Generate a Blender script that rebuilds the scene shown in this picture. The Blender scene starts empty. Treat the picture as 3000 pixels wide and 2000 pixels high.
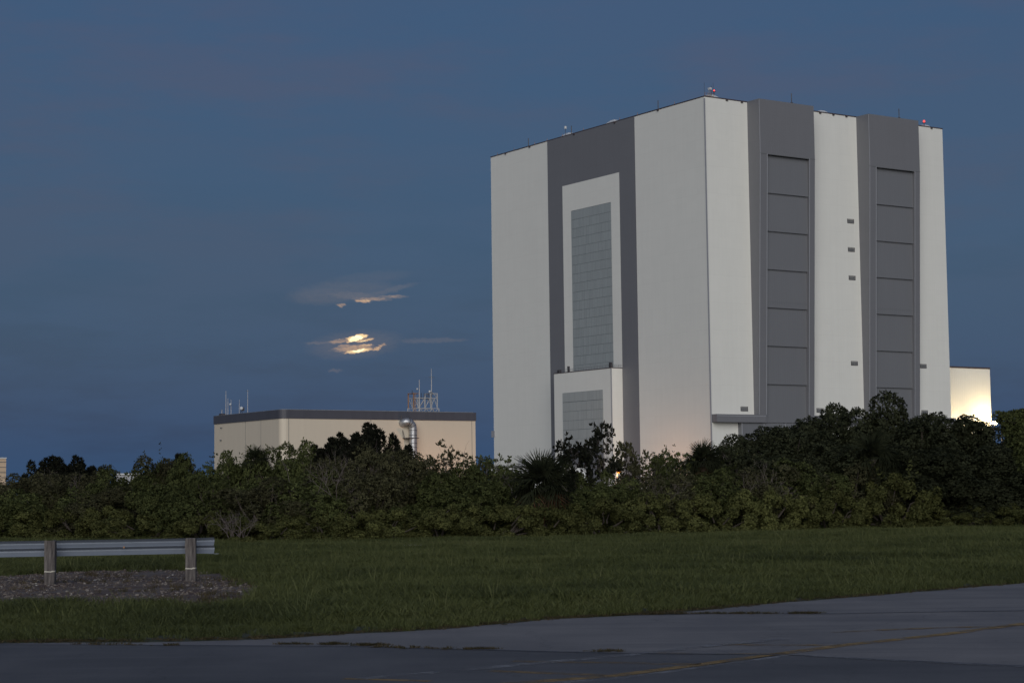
import bpy, math, random
import numpy as np
from mathutils import Matrix, Vector

sc = bpy.context.scene
COL = sc.collection

# ------------------------------------------------------------------ camera
F_PX, PITCH, ROLL, CAM_Z = 5519.6, 0.081015, -0.01233, 1.65
FWD = np.array([0, math.cos(PITCH), math.sin(PITCH)])
_u = np.array([0, -math.sin(PITCH), math.cos(PITCH)])
_r = np.array([1., 0, 0])
RGT = math.cos(ROLL) * _r + math.sin(ROLL) * _u
UPV = -math.sin(ROLL) * _r + math.cos(ROLL) * _u
cam = bpy.data.cameras.new('camera')
cam.sensor_width = 36.0
cam.lens = F_PX / 3000 * 36.0
cam.clip_start, cam.clip_end = 0.5, 120000
cam_o = bpy.data.objects.new('camera', cam)
COL.objects.link(cam_o)
cam_o.matrix_world = Matrix(((RGT[0], UPV[0], -FWD[0], 0), (RGT[1], UPV[1], -FWD[1], 0),
                             (RGT[2], UPV[2], -FWD[2], CAM_Z), (0, 0, 0, 1)))
sc.camera = cam_o

# ------------------------------------------------------------------ light and sky
SUN_AZ = math.radians(181)        # clockwise from +Y: the afterglow is behind the camera, a little to its right
SUN_EL = math.radians(17)
SKY_STRENGTH = 0.05
sun_dir = Vector((math.sin(SUN_AZ) * math.cos(SUN_EL), math.cos(SUN_AZ) * math.cos(SUN_EL), math.sin(SUN_EL)))
sun = bpy.data.lights.new('sun', 'SUN')
sun.energy = 1.5
sun.angle = math.radians(55)
sun.color = (1.0, 0.98, 0.925)
sun_o = bpy.data.objects.new('sun', sun)
COL.objects.link(sun_o)
sun_o.rotation_euler = sun_dir.to_track_quat('Z', 'Y').to_euler()
sun_o.location = (0, -50, 60)

vs = sc.view_settings
vs.view_transform = 'Standard'
vs.look = 'None'
vs.exposure = 0.5
vs.gamma = 1.0
vs.use_curve_mapping = False

# ---- shader node helpers
def N(nt, t, **kw):
    n = nt.nodes.new(t)
    for k, v in kw.items():
        setattr(n, k, v)
    return n
def val(nt, sock, x):
    if hasattr(x, 'is_linked'):
        nt.links.new(x, sock)
    else:
        sock.default_value = x
def M(nt, op, a, b=None, c=None, clamp=False):
    n = N(nt, 'ShaderNodeMath', operation=op, use_clamp=clamp)
    val(nt, n.inputs[0], a)
    if b is not None: val(nt, n.inputs[1], b)
    if c is not None: val(nt, n.inputs[2], c)
    return n.outputs[0]
def VM(nt, op, a, b=None):
    n = N(nt, 'ShaderNodeVectorMath', operation=op)
    val(nt, n.inputs[0], a)
    if b is not None: val(nt, n.inputs[1], b)
    return n.outputs['Value'] if op in ('DOT_PRODUCT', 'LENGTH') else n.outputs[0]
def MIX(nt, fac, a, b, mode='MIX'):
    n = N(nt, 'ShaderNodeMix', data_type='RGBA', blend_type=mode)
    val(nt, n.inputs[0], fac)
    val(nt, n.inputs[6], a if hasattr(a, 'is_linked') else (*a, 1)[:4])
    val(nt, n.inputs[7], b if hasattr(b, 'is_linked') else (*b, 1)[:4])
    return n.outputs[2]
def NOISE(nt, vec, scale, detail=4, rough=0.55, out=0):
    n = N(nt, 'ShaderNodeTexNoise')
    if vec is not None: nt.links.new(vec, n.inputs['Vector'])
    n.inputs['Scale'].default_value = scale
    n.inputs['Detail'].default_value = detail
    n.inputs['Roughness'].default_value = rough
    return n.outputs[out]
def RAMP(nt, fac, stops):
    n = N(nt, 'ShaderNodeValToRGB')
    el = n.color_ramp.elements
    while len(el) < len(stops): el.new(0.5)
    for e, (p, c) in zip(el, stops):
        e.position = p
        e.color = (*c, 1) if not isinstance(c, (int, float)) else (c, c, c, 1)
    nt.links.new(fac, n.inputs[0])
    return n.outputs[0]
def SMOOTH(nt, x, a, b):
    n = N(nt, 'ShaderNodeMapRange', interpolation_type='SMOOTHSTEP')
    val(nt, n.inputs[0], x)
    n.inputs[1].default_value, n.inputs[2].default_value = a, b
    return n.outputs[0]
def COMBINE(nt, x, y, z):
    n = N(nt, 'ShaderNodeCombineXYZ')
    for i, q in enumerate((x, y, z)): val(nt, n.inputs[i], q)
    return n.outputs[0]
def SEP(nt, v):
    n = N(nt, 'ShaderNodeSeparateXYZ')
    nt.links.new(v, n.inputs[0])
    return n.outputs

# ---- the moon's place in the sky, and the gaps in the cloud in front of it
def ray(x, y):
    return FWD + RGT * (x - 1500) / F_PX + UPV * (1000 - y) / F_PX
MOON_D = Vector(ray(1047, 1007)).normalized()
MOON_R = Vector((0, 0, 1)).cross(-MOON_D).normalized()
MOON_U = MOON_R.cross(-MOON_D).normalized() * -1
if MOON_U.z < 0: MOON_U = -MOON_U
if MOON_R.x < 0: MOON_R = -MOON_R
MOON_RAD = math.tan(math.radians(0.262))
# x, y in moon radii from the moon's centre, half width, half height, tilt, brightness
GAPS = [(-0.02, 0.70, 1.15, 0.33, 0.20, 1.6), (-0.8, 0.36, 0.8, 0.22, 0.22, .75), (-2.15, 0.32, 1.25, 0.26, 0.12, .42),
        (-4.2, 0.12, 1.6, 0.16, 0.02, .22), (0.8, 0.38, 1.15, 0.17, 0.15, .72), (0.95, -0.18, .75, 0.13, 0.12, .65), (0.1, -0.82, 1.7, 0.24, 0.15, 1.0),
        (-0.5, -0.5, 2.5, 0.42, 0.05, .52), (-.3, -.1, 4.2, 1.3, .08, .13), (2.75, -0.22, .5, 0.24, 0.6, .5), (2.2, -0.6, .5, 0.22, 0.3, .6),
        (-1.6, -0.2, .8, 0.14, 0.1, .5),
        (0.65, 4.95, .95, 0.22, -0.03, .62), (1.6, 5.2, 2.2, 0.22, -.02, .38), (4.2, 5.45, 1.6, 0.17, -.02, .34),
        (-0.5, 5.6, 3.0, 0.42, -.05, .20), (3.4, 6.1, 2.8, 0.3, 0.25, .14), (-1.85, 4.45, .42, 0.2, 0, .42), (-3.4, 5.7, 3.6, .9, 0.05, .12), (-.5, 6.5, 4.2, .7, 0, .10), (1.5, 7.6, 4.0, .6, .1, .05),
        (-2.6, -3.05, .7, 0.18, 0, .16), (7.2, 0.3, 2.0, .24, 0, .12), (10, 0.35, 2.2, .22, 0, .12)]
def cloud_gaps(nt, u, v):
    w1 = NOISE(nt, COMBINE(nt, M(nt, 'MULTIPLY', u, 0.75), M(nt, 'MULTIPLY', v, 1.9), 3.3), 1.5, 7, 0.66, 1)
    s = SEP(nt, w1)
    u = M(nt, 'ADD', u, M(nt, 'MULTIPLY', M(nt, 'SUBTRACT', s[0], .5), 2.0))
    v = M(nt, 'ADD', v, M(nt, 'MULTIPLY', M(nt, 'SUBTRACT', s[1], .5), 0.78))
    tot = None
    for (x, y, hw, hh, t, b) in GAPS:
        du = M(nt, 'SUBTRACT', u, x)
        dv = M(nt, 'SUBTRACT', M(nt, 'SUBTRACT', v, y), M(nt, 'MULTIPLY', du, t))
        q = M(nt, 'ADD', M(nt, 'POWER', M(nt, 'ABSOLUTE', M(nt, 'DIVIDE', du, hw)), 2), M(nt, 'POWER', M(nt, 'ABSOLUTE', M(nt, 'DIVIDE', dv, hh)), 2))
        g = M(nt, 'MULTIPLY', M(nt, 'SUBTRACT', 1, SMOOTH(nt, q, 0.0 if b < .3 else 0.12, 2.3 if b < .3 else 1.75)), b)
        tot = g if tot is None else M(nt, 'MAXIMUM', tot, g)
    streak = NOISE(nt, COMBINE(nt, M(nt, 'MULTIPLY', u, 0.8), M(nt, 'MULTIPLY', v, 3.2), 9.1), 2.0, 6, 0.65)
    return M(nt, 'MULTIPLY', tot, M(nt, 'ADD', 0.35, M(nt, 'MULTIPLY', streak, 1.25)))

world = bpy.data.worlds.new("World")
sc.world = world
world.use_nodes = True
nt = world.node_tree
bg = nt.nodes['Background']
tc = N(nt, 'ShaderNodeTexCoord').outputs['Generated']
sky = N(nt, 'ShaderNodeTexSky', sky_type='NISHITA', sun_disc=False)
sky.sun_elevation = math.radians(1.5)
sky.sun_rotation = SUN_AZ
sky.dust_density, sky.ozone_density = 3.0, 3.0
d = SEP(nt, tc)
vec = COMBINE(nt, d[0], d[1], M(nt, 'MULTIPLY', d[2], 4.0))
# the dusk overcast: slate blue, slightly paler aloft, with faint mauve and dark banks
c1 = NOISE(nt, vec, 5.5, 8, 0.62)
c2 = NOISE(nt, COMBINE(nt, M(nt, 'ADD', d[0], 7.7), d[1], M(nt, 'MULTIPLY', d[2], 4.5)), 8.0, 6, 0.6)
el = M(nt, 'ARCSINE', d[2])
deck = MIX(nt, SMOOTH(nt, el, 0.0, 0.22), (0.0255, 0.054, 0.112), (0.0265, 0.0425, 0.083))
deck = MIX(nt, M(nt, 'MULTIPLY', M(nt, 'MULTIPLY', SMOOTH(nt, c1, 0.40, 0.62), 0.95), SMOOTH(nt, el, 0.06, 0.22)), deck, (0.036, 0.041, 0.074))
deck = MIX(nt, M(nt, 'MULTIPLY', SMOOTH(nt, c2, 0.42, 0.68), 0.8), deck, (0.0225, 0.043, 0.087))
mu = M(nt, 'DIVIDE', VM(nt, 'DOT_PRODUCT', tc, tuple(MOON_R / MOON_RAD)), M(nt, 'MAXIMUM', VM(nt, 'DOT_PRODUCT', tc, tuple(MOON_D)), 0.05))
mv = M(nt, 'DIVIDE', VM(nt, 'DOT_PRODUCT', tc, tuple(MOON_U / MOON_RAD)), M(nt, 'MAXIMUM', VM(nt, 'DOT_PRODUCT', tc, tuple(MOON_D)), 0.05))
front = M(nt, 'GREATER_THAN', VM(nt, 'DOT_PRODUCT', tc, tuple(MOON_D)), 0.5)
gap = M(nt, 'MULTIPLY', cloud_gaps(nt, mu, mv), front)
glow = RAMP(nt, gap, [(0.0, (0, 0, 0)), (0.28, (0.055, 0.032, 0.010)), (0.55, (0.27, 0.145, 0.042)), (1.0, (0.66, 0.45, 0.17))])
sk1 = MIX(nt, 1.0, sky.outputs[0], (SKY_STRENGTH,) * 3, 'MULTIPLY')
tot = MIX(nt, 1.0, MIX(nt, 1.0, sk1, deck, 'ADD'), glow, 'ADD')
nt.links.new(tot, bg.inputs[0])
bg.inputs[1].default_value = 1.0

# ------------------------------------------------------------------ materials
def mat(name):
    m = bpy.data.materials.new(name)
    m.use_nodes = True
    nt = m.node_tree
    return m, nt, nt.nodes['Principled BSDF']
def OBJ(nt): return N(nt, 'ShaderNodeTexCoord').outputs['Object']
def bump(nt, p, h, strength=.3, dist=.05):
    b = N(nt, 'ShaderNodeBump')
    b.inputs['Strength'].default_value = strength
    b.inputs['Distance'].default_value = dist
    nt.links.new(h, b.inputs['Height'])
    nt.links.new(b.outputs[0], p.inputs['Normal'])
def simple(name, col, rough=.6, metal=0., var=.12, scale=1.5):
    m, nt, p = mat(name)
    n = NOISE(nt, OBJ(nt), scale, 5)
    c = MIX(nt, n, tuple(x * (1 - var) for x in col), tuple(x * (1 + var) for x in col))
    nt.links.new(c, p.inputs['Base Color'])
    p.inputs['Roughness'].default_value = rough
    p.inputs['Metallic'].default_value = metal
    return m
def siding(name, col, panel=(6.1, 2.2), var=.035, streak=.05, rib=1.2, rough=.55):
    """Painted metal siding: faint panel-to-panel differences, rain streaks, fine vertical ribs."""
    m, nt, p = mat(name)
    o = OBJ(nt)
    s = SEP(nt, o)
    along = M(nt, 'ADD', s[0], s[1])
    ix = M(nt, 'FLOOR', M(nt, 'DIVIDE', along, panel[0]))
    iz = M(nt, 'FLOOR', M(nt, 'DIVIDE', s[2], panel[1]))
    wn = N(nt, 'ShaderNodeTexWhiteNoise', noise_dimensions='3D')
    nt.links.new(COMBINE(nt, ix, iz, 0.0), wn.inputs[0])
    k = M(nt, 'ADD', 1 - var, M(nt, 'MULTIPLY', wn.outputs[0], 2 * var))
    st = NOISE(nt, COMBINE(nt, M(nt, 'MULTIPLY', along, .55), 0.0, M(nt, 'MULTIPLY', s[2], .03)), 1.0, 6, .6)
    big = NOISE(nt, o, .03, 4)
    k = M(nt, 'MULTIPLY', k, M(nt, 'ADD', 1 - streak, M(nt, 'MULTIPLY', st, 2 * streak)))
    k = M(nt, 'MULTIPLY', k, M(nt, 'ADD', .96, M(nt, 'MULTIPLY', big, .08)))
    # thin horizontal panel joints
    fz = M(nt, 'FRACT', M(nt, 'DIVIDE', s[2], panel[1] * 5))
    jn = M(nt, 'LESS_THAN', fz, .012)
    k = M(nt, 'MULTIPLY', k, M(nt, 'SUBTRACT', 1, M(nt, 'MULTIPLY', jn, .05)))
    c = MIX(nt, 1.0, col, COMBINE(nt, k, k, k), 'MULTIPLY')
    nt.links.new(c, p.inputs['Base Color'])
    p.inputs['Roughness'].default_value = rough
    wv = M(nt, 'PINGPONG', along, rib / 2)
    bump(nt, p, wv, .25, .1)
    return m
WHITE = siding('white_siding', (0.735, 0.735, 0.70), var=.008, streak=.045)
GREY = siding('grey_siding', (0.165, 0.168, 0.185), var=.008)
GREY2 = siding('door_grey', (0.160, 0.166, 0.183), panel=(23, 15.5), var=.008)
BEIGE = siding('beige_siding', (0.61, 0.54, 0.44), panel=(60, 40), var=.01, rib=.6)
FASCIA = siding('fascia_grey', (0.068, 0.070, 0.088), panel=(1.2, 10), var=.06, rib=.6)
DARKTRIM = simple('dark_trim', (0.06, 0.045, 0.05))
LIGHTTRIM = simple('light_trim', (0.30, 0.31, 0.34), .45)
JOINT = simple('joint_dark', (0.03, 0.03, 0.035))
ROOFM = simple('roof_grey', (0.30, 0.30, 0.30), .8)
VENTW = simple('vent_white', (0.55, 0.57, 0.59), .5)
STEEL = simple('steel_dark', (0.05, 0.045, 0.05), .5)
STEELW = simple('steel_white', (0.40, 0.40, 0.41), .5)
RUST = simple('rusty_steel', (0.30, 0.16, 0.09), .8)
GALV = simple('galvanised', (0.45, 0.46, 0.48), .42, .75, .25, 3)
LOUV = simple('louvre_grey', (0.13, 0.135, 0.145), .6)
def glazing(name, col):
    m, nt, p = mat(name)
    o = OBJ(nt)
    s = SEP(nt, o)
    ix = M(nt, 'FLOOR', M(nt, 'DIVIDE', s[1], 1.23))
    oi = N(nt, 'ShaderNodeObjectInfo').outputs['Random']
    wn = N(nt, 'ShaderNodeTexWhiteNoise', noise_dimensions='2D')
    nt.links.new(COMBINE(nt, ix, M(nt, 'MULTIPLY', oi, 91.0), 0.0), wn.inputs[0])
    k = M(nt, 'ADD', .95, M(nt, 'MULTIPLY', wn.outputs[0], .10))
    c = MIX(nt, 1.0, col, COMBINE(nt, k, k, k), 'MULTIPLY')
    nt.links.new(c, p.inputs['Base Color'])
    p.inputs['Roughness'].default_value = .35
    return m
GLBACK = simple('glazing_joint', (.15, .18, .185))
GLAZ = glazing('translucent_panel', (0.305, 0.335, 0.345))
GLAZ2 = glazing('translucent_panel_pale', (0.36, 0.38, 0.38))

def emit(name, col, strength):
    m = bpy.data.materials.new(name)
    m.use_nodes = True
    nt = m.node_tree
    nt.nodes.clear()
    e = N(nt, 'ShaderNodeEmission')
    e.inputs[0].default_value = (*col, 1)
    e.inputs[1].default_value = strength
    out = N(nt, 'ShaderNodeOutputMaterial')
    nt.links.new(e.outputs[0], out.inputs[0])
    return m
RED = emit('red_lamp', (1.0, 0.06, 0.05), 2.0)
ORANGE = emit('sodium_lamp', (1.0, 0.30, 0.04), 2.2)
FLOOD = emit('floodlight_lamp', (1.0, 0.86, 0.55), 60)

# ------------------------------------------------------------------ mesh helpers
def link(o, parent=None):
    COL.objects.link(o)
    if parent is not None: o.parent = parent
    return o
class MB:
    def __init__(s): s.v, s.f, s.mi = [], [], []
    def add(s, vs, fs, mi=0):
        k = len(s.v)
        s.v += [tuple(map(float, p)) for p in vs]
        s.f += [tuple(i + k for i in f) for f in fs]
        s.mi += [mi] * len(fs)
        return s
    def box(s, x0, x1, y0, y1, z0, z1, mi=0):
        vs = [(x, y, z) for z in (z0, z1) for y in (y0, y1) for x in (x0, x1)]
        return s.add(vs, [(0, 2, 3, 1), (4, 5, 7, 6), (0, 1, 5, 4), (2, 6, 7, 3), (0, 4, 6, 2), (1, 3, 7, 5)], mi)
    def prism(s, poly, axis_fn, mi=0):
        """poly: list of 2-D points; axis_fn(p, k) -> 3-D point for k = 0, 1"""
        n = len(poly)
        vs = [axis_fn(p, 0) for p in poly] + [axis_fn(p, 1) for p in poly]
        fs = [tuple(range(n))[::-1], tuple(range(n, 2 * n))] + [(i, (i + 1) % n, n + (i + 1) % n, n + i) for i in range(n)]
        return s.add(vs, fs, mi)
    def tube(s, pts, rad, sides=8, cap=True, mi=0):
        pts = [Vector(p) for p in pts]
        if not hasattr(rad, '__len__'): rad = [rad] * len(pts)
        t0 = (pts[1] - pts[0]).normalized()
        ref = Vector((0, 0, 1)) if abs(t0.z) < .9 else Vector((1, 0, 0))
        vs, fs = [], []
        n = t0.cross(ref).normalized()
        for i, p in enumerate(pts):
            a = pts[max(i - 1, 0)]; b = pts[min(i + 1, len(pts) - 1)]
            t = (b - a).normalized()
            n = (n - t * n.dot(t)).normalized()
            m = t.cross(n)
            for k in range(sides):
                an = 2 * math.pi * k / sides
                vs.append(p + (n * math.cos(an) + m * math.sin(an)) * rad[i])
        for i in range(len(pts) - 1):
            for k in range(sides):
                a = i * sides + k; b = i * sides + (k + 1) % sides
                fs.append((a, b, b + sides, a + sides))
        if cap:
            fs.append(tuple(range(sides))[::-1])
            fs.append(tuple(range((len(pts) - 1) * sides, len(pts) * sides)))
        return s.add(vs, fs, mi)
    def mesh(s, name, mats, smooth=False):
        me = bpy.data.meshes.new(name)
        me.from_pydata(s.v, [], s.f)
        for m in (mats if isinstance(mats, (list, tuple)) else [mats]): me.materials.append(m)
        if any(s.mi): me.polygons.foreach_set('material_index', s.mi)
        if smooth: me.polygons.foreach_set('use_smooth', [True] * len(me.polygons))
        me.update()
        return me
    def build(s, name, mats, parent=None, smooth=False, loc=None):
        o = bpy.data.objects.new(name, s.mesh(name, mats, smooth))
        if loc is not None: o.location = loc
        return link(o, parent)
def tag(o, label=None, cat=None, group=None, kind=None):
    if label: o['label'] = label
    if cat: o['category'] = cat
    if group: o['group'] = group
    if kind: o['kind'] = kind
    return o
def empty(name, loc, rz=0., **kw):
    o = bpy.data.objects.new(name, None)
    o.location = loc
    o.rotation_euler = (0, 0, rz)
    o.empty_display_size = .5
    COL.objects.link(o)
    return tag(o, **kw)
def ground_pt(x, y, z=0.):
    d = ray(x, y)
    t = (z - CAM_Z) / d[2]
    return np.array([0, 0, CAM_Z]) + d * t
def at(x, y, Y):
    d = ray(x, y)
    return np.array([0, 0, CAM_Z]) + d * (Y / d[1])
def flat(name, poly, z, m, thick=None):
    b = MB()
    b.add([(x, y, z) for x, y in poly], [tuple(range(len(poly)))])
    o = b.build(name, m)
    return tag(o, kind='structure')
SQ = math.atan2(0.554246, 0.832353)      # the works' grid is turned this much from the camera's

# ------------------------------------------------------------------ ground, road, paving
def m_soil():
    m, nt, p = mat('soil')
    o = OBJ(nt)
    n = NOISE(nt, o, .6, 8, .65)
    c = RAMP(nt, n, [(.3, (.020, .024, .012)), (.55, (.032, .040, .018)), (.8, (.050, .050, .026))])
    nt.links.new(c, p.inputs['Base Color'])
    p.inputs['Roughness'].default_value = .95
    return m
def m_asphalt(name, lo, hi, patch):
    m, nt, p = mat(name)
    o = OBJ(nt)
    s = SEP(nt, o)
    big = NOISE(nt, COMBINE(nt, s[0], M(nt, 'MULTIPLY', s[1], .55), 0.0), .5, 6, .6)
    fine = NOISE(nt, o, 26, 4, .7)
    vor = N(nt, 'ShaderNodeTexVoronoi', feature='DISTANCE_TO_EDGE')
    nt.links.new(VM(nt, 'ADD', o, NOISE(nt, o, .9, 4, .6, 1)), vor.inputs['Vector'])
    vor.inputs['Scale'].default_value = .33
    crack = M(nt, 'SUBTRACT', 1, SMOOTH(nt, vor.outputs[0], .0, .006))
    c = MIX(nt, SMOOTH(nt, big, .32, .7), lo, hi)
    stk = NOISE(nt, COMBINE(nt, M(nt, 'MULTIPLY', s[0], .16), M(nt, 'MULTIPLY', s[1], 1.3), 5.0), 1.0, 6, .62)
    c = MIX(nt, M(nt, 'MULTIPLY', SMOOTH(nt, stk, .48, .66), .55), c, patch)
    c = MIX(nt, M(nt, 'MULTIPLY', SMOOTH(nt, stk, .46, .30), .45), c, tuple(x * 1.18 for x in hi))
    c = MIX(nt, M(nt, 'MULTIPLY', SMOOTH(nt, NOISE(nt, o, .23, 5, .7), .55, .7), .6), c, patch)
    c = MIX(nt, M(nt, 'MULTIPLY', fine, .45), c, tuple(x * .45 for x in lo))
    c = MIX(nt, M(nt, 'MULTIPLY', crack, .3), c, (.02, .02, .018))
    nt.links.new(c, p.inputs['Base Color'])
    p.inputs['Roughness'].default_value = .78
    bump(nt, p, fine, .5, .01)
    return m
def m_paint(name, col, wear=.5):
    m, nt, p = mat(name)
    o = OBJ(nt)
    n = NOISE(nt, o, 3.0, 9, .72)
    p.inputs['Base Color'].default_value = (*col, 1)
    p.inputs['Roughness'].default_value = .75
    tr = N(nt, 'ShaderNodeBsdfTransparent')
    mx = N(nt, 'ShaderNodeMixShader')
    nt.links.new(SMOOTH(nt, n, wear - .16, wear + .14), mx.inputs[0])
    nt.links.new(tr.outputs[0], mx.inputs[1]); nt.links.new(p.outputs[0], mx.inputs[2])
    nt.links.new(mx.outputs[0], nt.nodes['Material Output'].inputs[0])
    return m
SOIL = m_soil()
ASPH = m_asphalt('asphalt', (.070, .071, .078), (.112, .112, .120), (.054, .055, .063))
APRON = m_asphalt('worn_paving', (.140, .136, .142), (.205, .197, .198), (.098, .097, .107))
YEL = m_paint('yellow_paint', (.24, .155, .05), .48)
YELF = m_paint('faded_yellow_paint', (.20, .135, .055), .53)
WHT = m_paint('worn_white_paint', (.19, .195, .21), .52)

EDGE = [(-60, 22.4), (-30, 22.3), (-14, 22.3)] + [tuple(ground_pt(*p)[:2]) for p in
        [(0, 1883), (200, 1882), (400, 1880), (761, 1872), (1006, 1858), (1312, 1841), (1618, 1814), (1800, 1804), (2055, 1787), (2310, 1763), (2565, 1743), (3000, 1708)]] + [(14, 40), (24, 58), (45, 95)]
JOINT_L = [(-60, 21.3), (-14, 21.8)] + [tuple(ground_pt(*p)[:2]) for p in
         [(0, 1888), (700, 1892), (1006, 1894), (1312, 1902), (1800, 1914), (2310, 1919), (2565, 1932), (3000, 1952)]] + [(12, 16.5), (40, 10)]
g = MB()
g.add([(-30000, -20000, 0), (30000, -20000, 0), (30000, 60000, 0), (-30000, 60000, 0)], [(0, 1, 2, 3)])
tag(g.build('ground', SOIL), kind='structure')
def strip(name, a, b, z, m):
    """a sheet between two polylines (a: far, b: near)"""
    mb = MB()
    n = 60
    def samp(L):
        L = [np.array(p) for p in L]
        cum = [0]
        for i in range(1, len(L)): cum.append(cum[-1] + np.linalg.norm(L[i] - L[i - 1]))
        return L, cum
    def along(L, cum, t):
        s = t * cum[-1]
        for i in range(1, len(L)):
            if s <= cum[i] + 1e-9:
                k = (s - cum[i - 1]) / max(cum[i] - cum[i - 1], 1e-9)
                return L[i - 1] * (1 - k) + L[i] * k
        return L[-1]
    A, B = samp(a), samp(b)
    vs = []
    for i in range(n + 1):
        p, q = along(*A, i / n), along(*B, i / n)
        vs += [(*p, z), (*q, z)]
    mb.add(vs, [(2 * i, 2 * i + 1, 2 * i + 3, 2 * i + 2) for i in range(n)])
    return tag(mb.build(name, m), kind='structure')
rr = random.Random(4)
# paved verge between the grass edge and the weedy joint, then the road up to and past the camera
edge_rag = []
for i in range(len(EDGE) - 1):
    p, q = np.array(EDGE[i]), np.array(EDGE[i + 1])
    n = max(1, int(np.linalg.norm(q - p) / .5))
    for k in range(n):
        t = p + (q - p) * k / n
        edge_rag.append((t[0], t[1] + rr.uniform(-.12, .10)))
flat('paved_verge', edge_rag + [(60, 95), (60, 10), (40, 9.9)] + JOINT_L[::-1][1:], .003, APRON)
flat('road', [tuple(p) for p in JOINT_L] + [(40, -60), (-60, -60)], .006, ASPH)
def stripe(name, pts, w, m, z=.0125, ext=None):
    P = [np.array(p) for p in pts]
    mb = MB(); vs = []
    for i, p in enumerate(P):
        t = P[min(i + 1, len(P) - 1)] - P[max(i - 1, 0)]
        t /= np.linalg.norm(t)
        nrm = np.array([-t[1], t[0]]) * w / 2
        vs += [(*(p - nrm), z), (*(p + nrm), z)]
    mb.add(vs, [(2 * i, 2 * i + 1, 2 * i + 3, 2 * i + 2) for i in range(len(P) - 1)])
    return tag(mb.build(name, m), kind='structure')
gp = lambda *L: [tuple(ground_pt(*p)[:2]) for p in L]
stripe('road_marking', gp((1150, 2040), (1400, 2010), (1800, 1980), (2055, 1947), (2310, 1912), (2463, 1891), (2769, 1858), (3000, 1827), (3150, 1810)), .20, YEL, .0075)
stripe('road_marking', gp((1150, 2049), (1400, 2019), (1800, 1988), (2055, 1954), (2310, 1918)), .16, WHT, .0075)
stripe('road_marking', gp((1500, 1938), (1800, 1942), (1930, 1945), (2052, 1946)), .18, YELF, .0075)
stripe('road_marking', gp((1436, 1966), (1600, 1972), (1771, 1979)), .18, YELF, .0075)
stripe('road_marking', gp((1006, 1989), (1130, 1992), (1260, 1996)), .12, YEL, .0075)
stripe('road_marking', gp((1050, 1990), (1363, 1963), (1600, 1941), (1822, 1921), (2106, 1889), (2300, 1872)), .20, WHT, .009)
stripe('road_marking', gp((1900, 1912), (2106, 1916), (2300, 1914)), .10, YELF, .0075)
stripe('road_marking', gp((2110, 1888), (2300, 1890), (2463, 1889)), .18, YELF, .0075)
stripe('road_marking', gp((2440, 1853), (2640, 1843), (2900, 1835), (3050, 1832)), .18, YELF, .0075)
stripe('road_joint', [(p[0], p[1]) for p in JOINT_L], .06, JOINT, .0105)
stripe('road_joint', gp((1780, 1803), (2100, 1797.5), (2422, 1798), (2700, 1793), (3000, 1789), (3100, 1788)), .06, JOINT, .0105)
stripe('road_joint', gp((2312, 1919), (2565, 1934), (3000, 1955), (3100, 1960)), .10, WHT, .012)

# ------------------------------------------------------------------ the great assembly building
VC = (78.602, 747.646, 0.15)
H, LA, LB = 159.95, 158.0, 135.45
vab = empty('assembly_building', VC, SQ, label='huge white and grey block tower with two tall grey door bays, far beyond the thicket', cat='building')
MB().box(0, LB, 0, LA, -.15, H).build('wall', WHITE, vab)
MB().box(.4, LB - .4, .4, LA - .4, H, H + .12).build('roof', ROOFM, vab)
cp = MB()
cp.box(-.12, LB + .12, -.12, .35, H + .001, H + .42); cp.box(-.12, LB + .12, LA - .35, LA + .12, H + .001, H + .42)
cp.box(-.12, .35, .351, LA - .351, H + .001, H + .42); cp.box(LB - .35, LB + .12, .351, LA - .351, H + .001, H + .42)
for b in (11.5, 19.5, 62.5, 70.0, 77.5, 128.5):                  # drain heads hung on the edge
    cp.box(b - .5, b + .5, -.5, -.121, H - .5, H + .3)
for a in (30, 60, 90, 125, 145):
    cp.box(-.5, -.121, a - .5, a + .5, H - .5, H + .3)
cp.build('parapet_coping', DARKTRIM, vab)
MB().box(-.18, .25, -.18, .25, 0, H - .6).build('corner_trim', LIGHTTRIM, vab)
# north face: grey surround, white surround, glazed strip
gs = MB()
gs.box(-.12, -.002, 46.35, 57.6, -.15, H - .02); gs.box(-.12, -.002, 99.65, 111.0, -.15, H - .02)
gs.box(-.12, -.002, 57.6, 99.65, 137.84, H - .02)
gs.build('grey_surround', GREY, vab)
ws = MB()
ws.box(-.16, -.002, 57.6, 63.78, 54.1, 137.84); ws.box(-.16, -.002, 93.3, 99.65, 54.1, 137.84)
ws.box(-.16, -.002, 63.78, 93.3, 125.9, 137.84)
ws.build('white_surround', WHITE, vab)
def glaze_row(z0, z1, x, m, parent, seed):
    r = random.Random(seed); b = MB()
    y = 63.85; ymax = 93.25
    while y < ymax - .2:
        y1 = min(y + 1.23, ymax)
        dx = r.uniform(0, .02)
        b.box(x - .06 - dx, x + .1, y + .03, y1 - .03, z0 + .07, z1 - .07)
        y = y1
    o = b.build('glazing_panel', m, parent)
    return o
MB().box(-.09, -.001, 63.79, 93.29, 54.1, 125.89).build('glazing_backing', GLBACK, vab)
z = 125.8
k = 0
while z > 55:
    glaze_row(max(z - 4.02, 54.2), z, -.1, GLAZ, vab, k)
    z -= 4.02; k += 1
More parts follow.
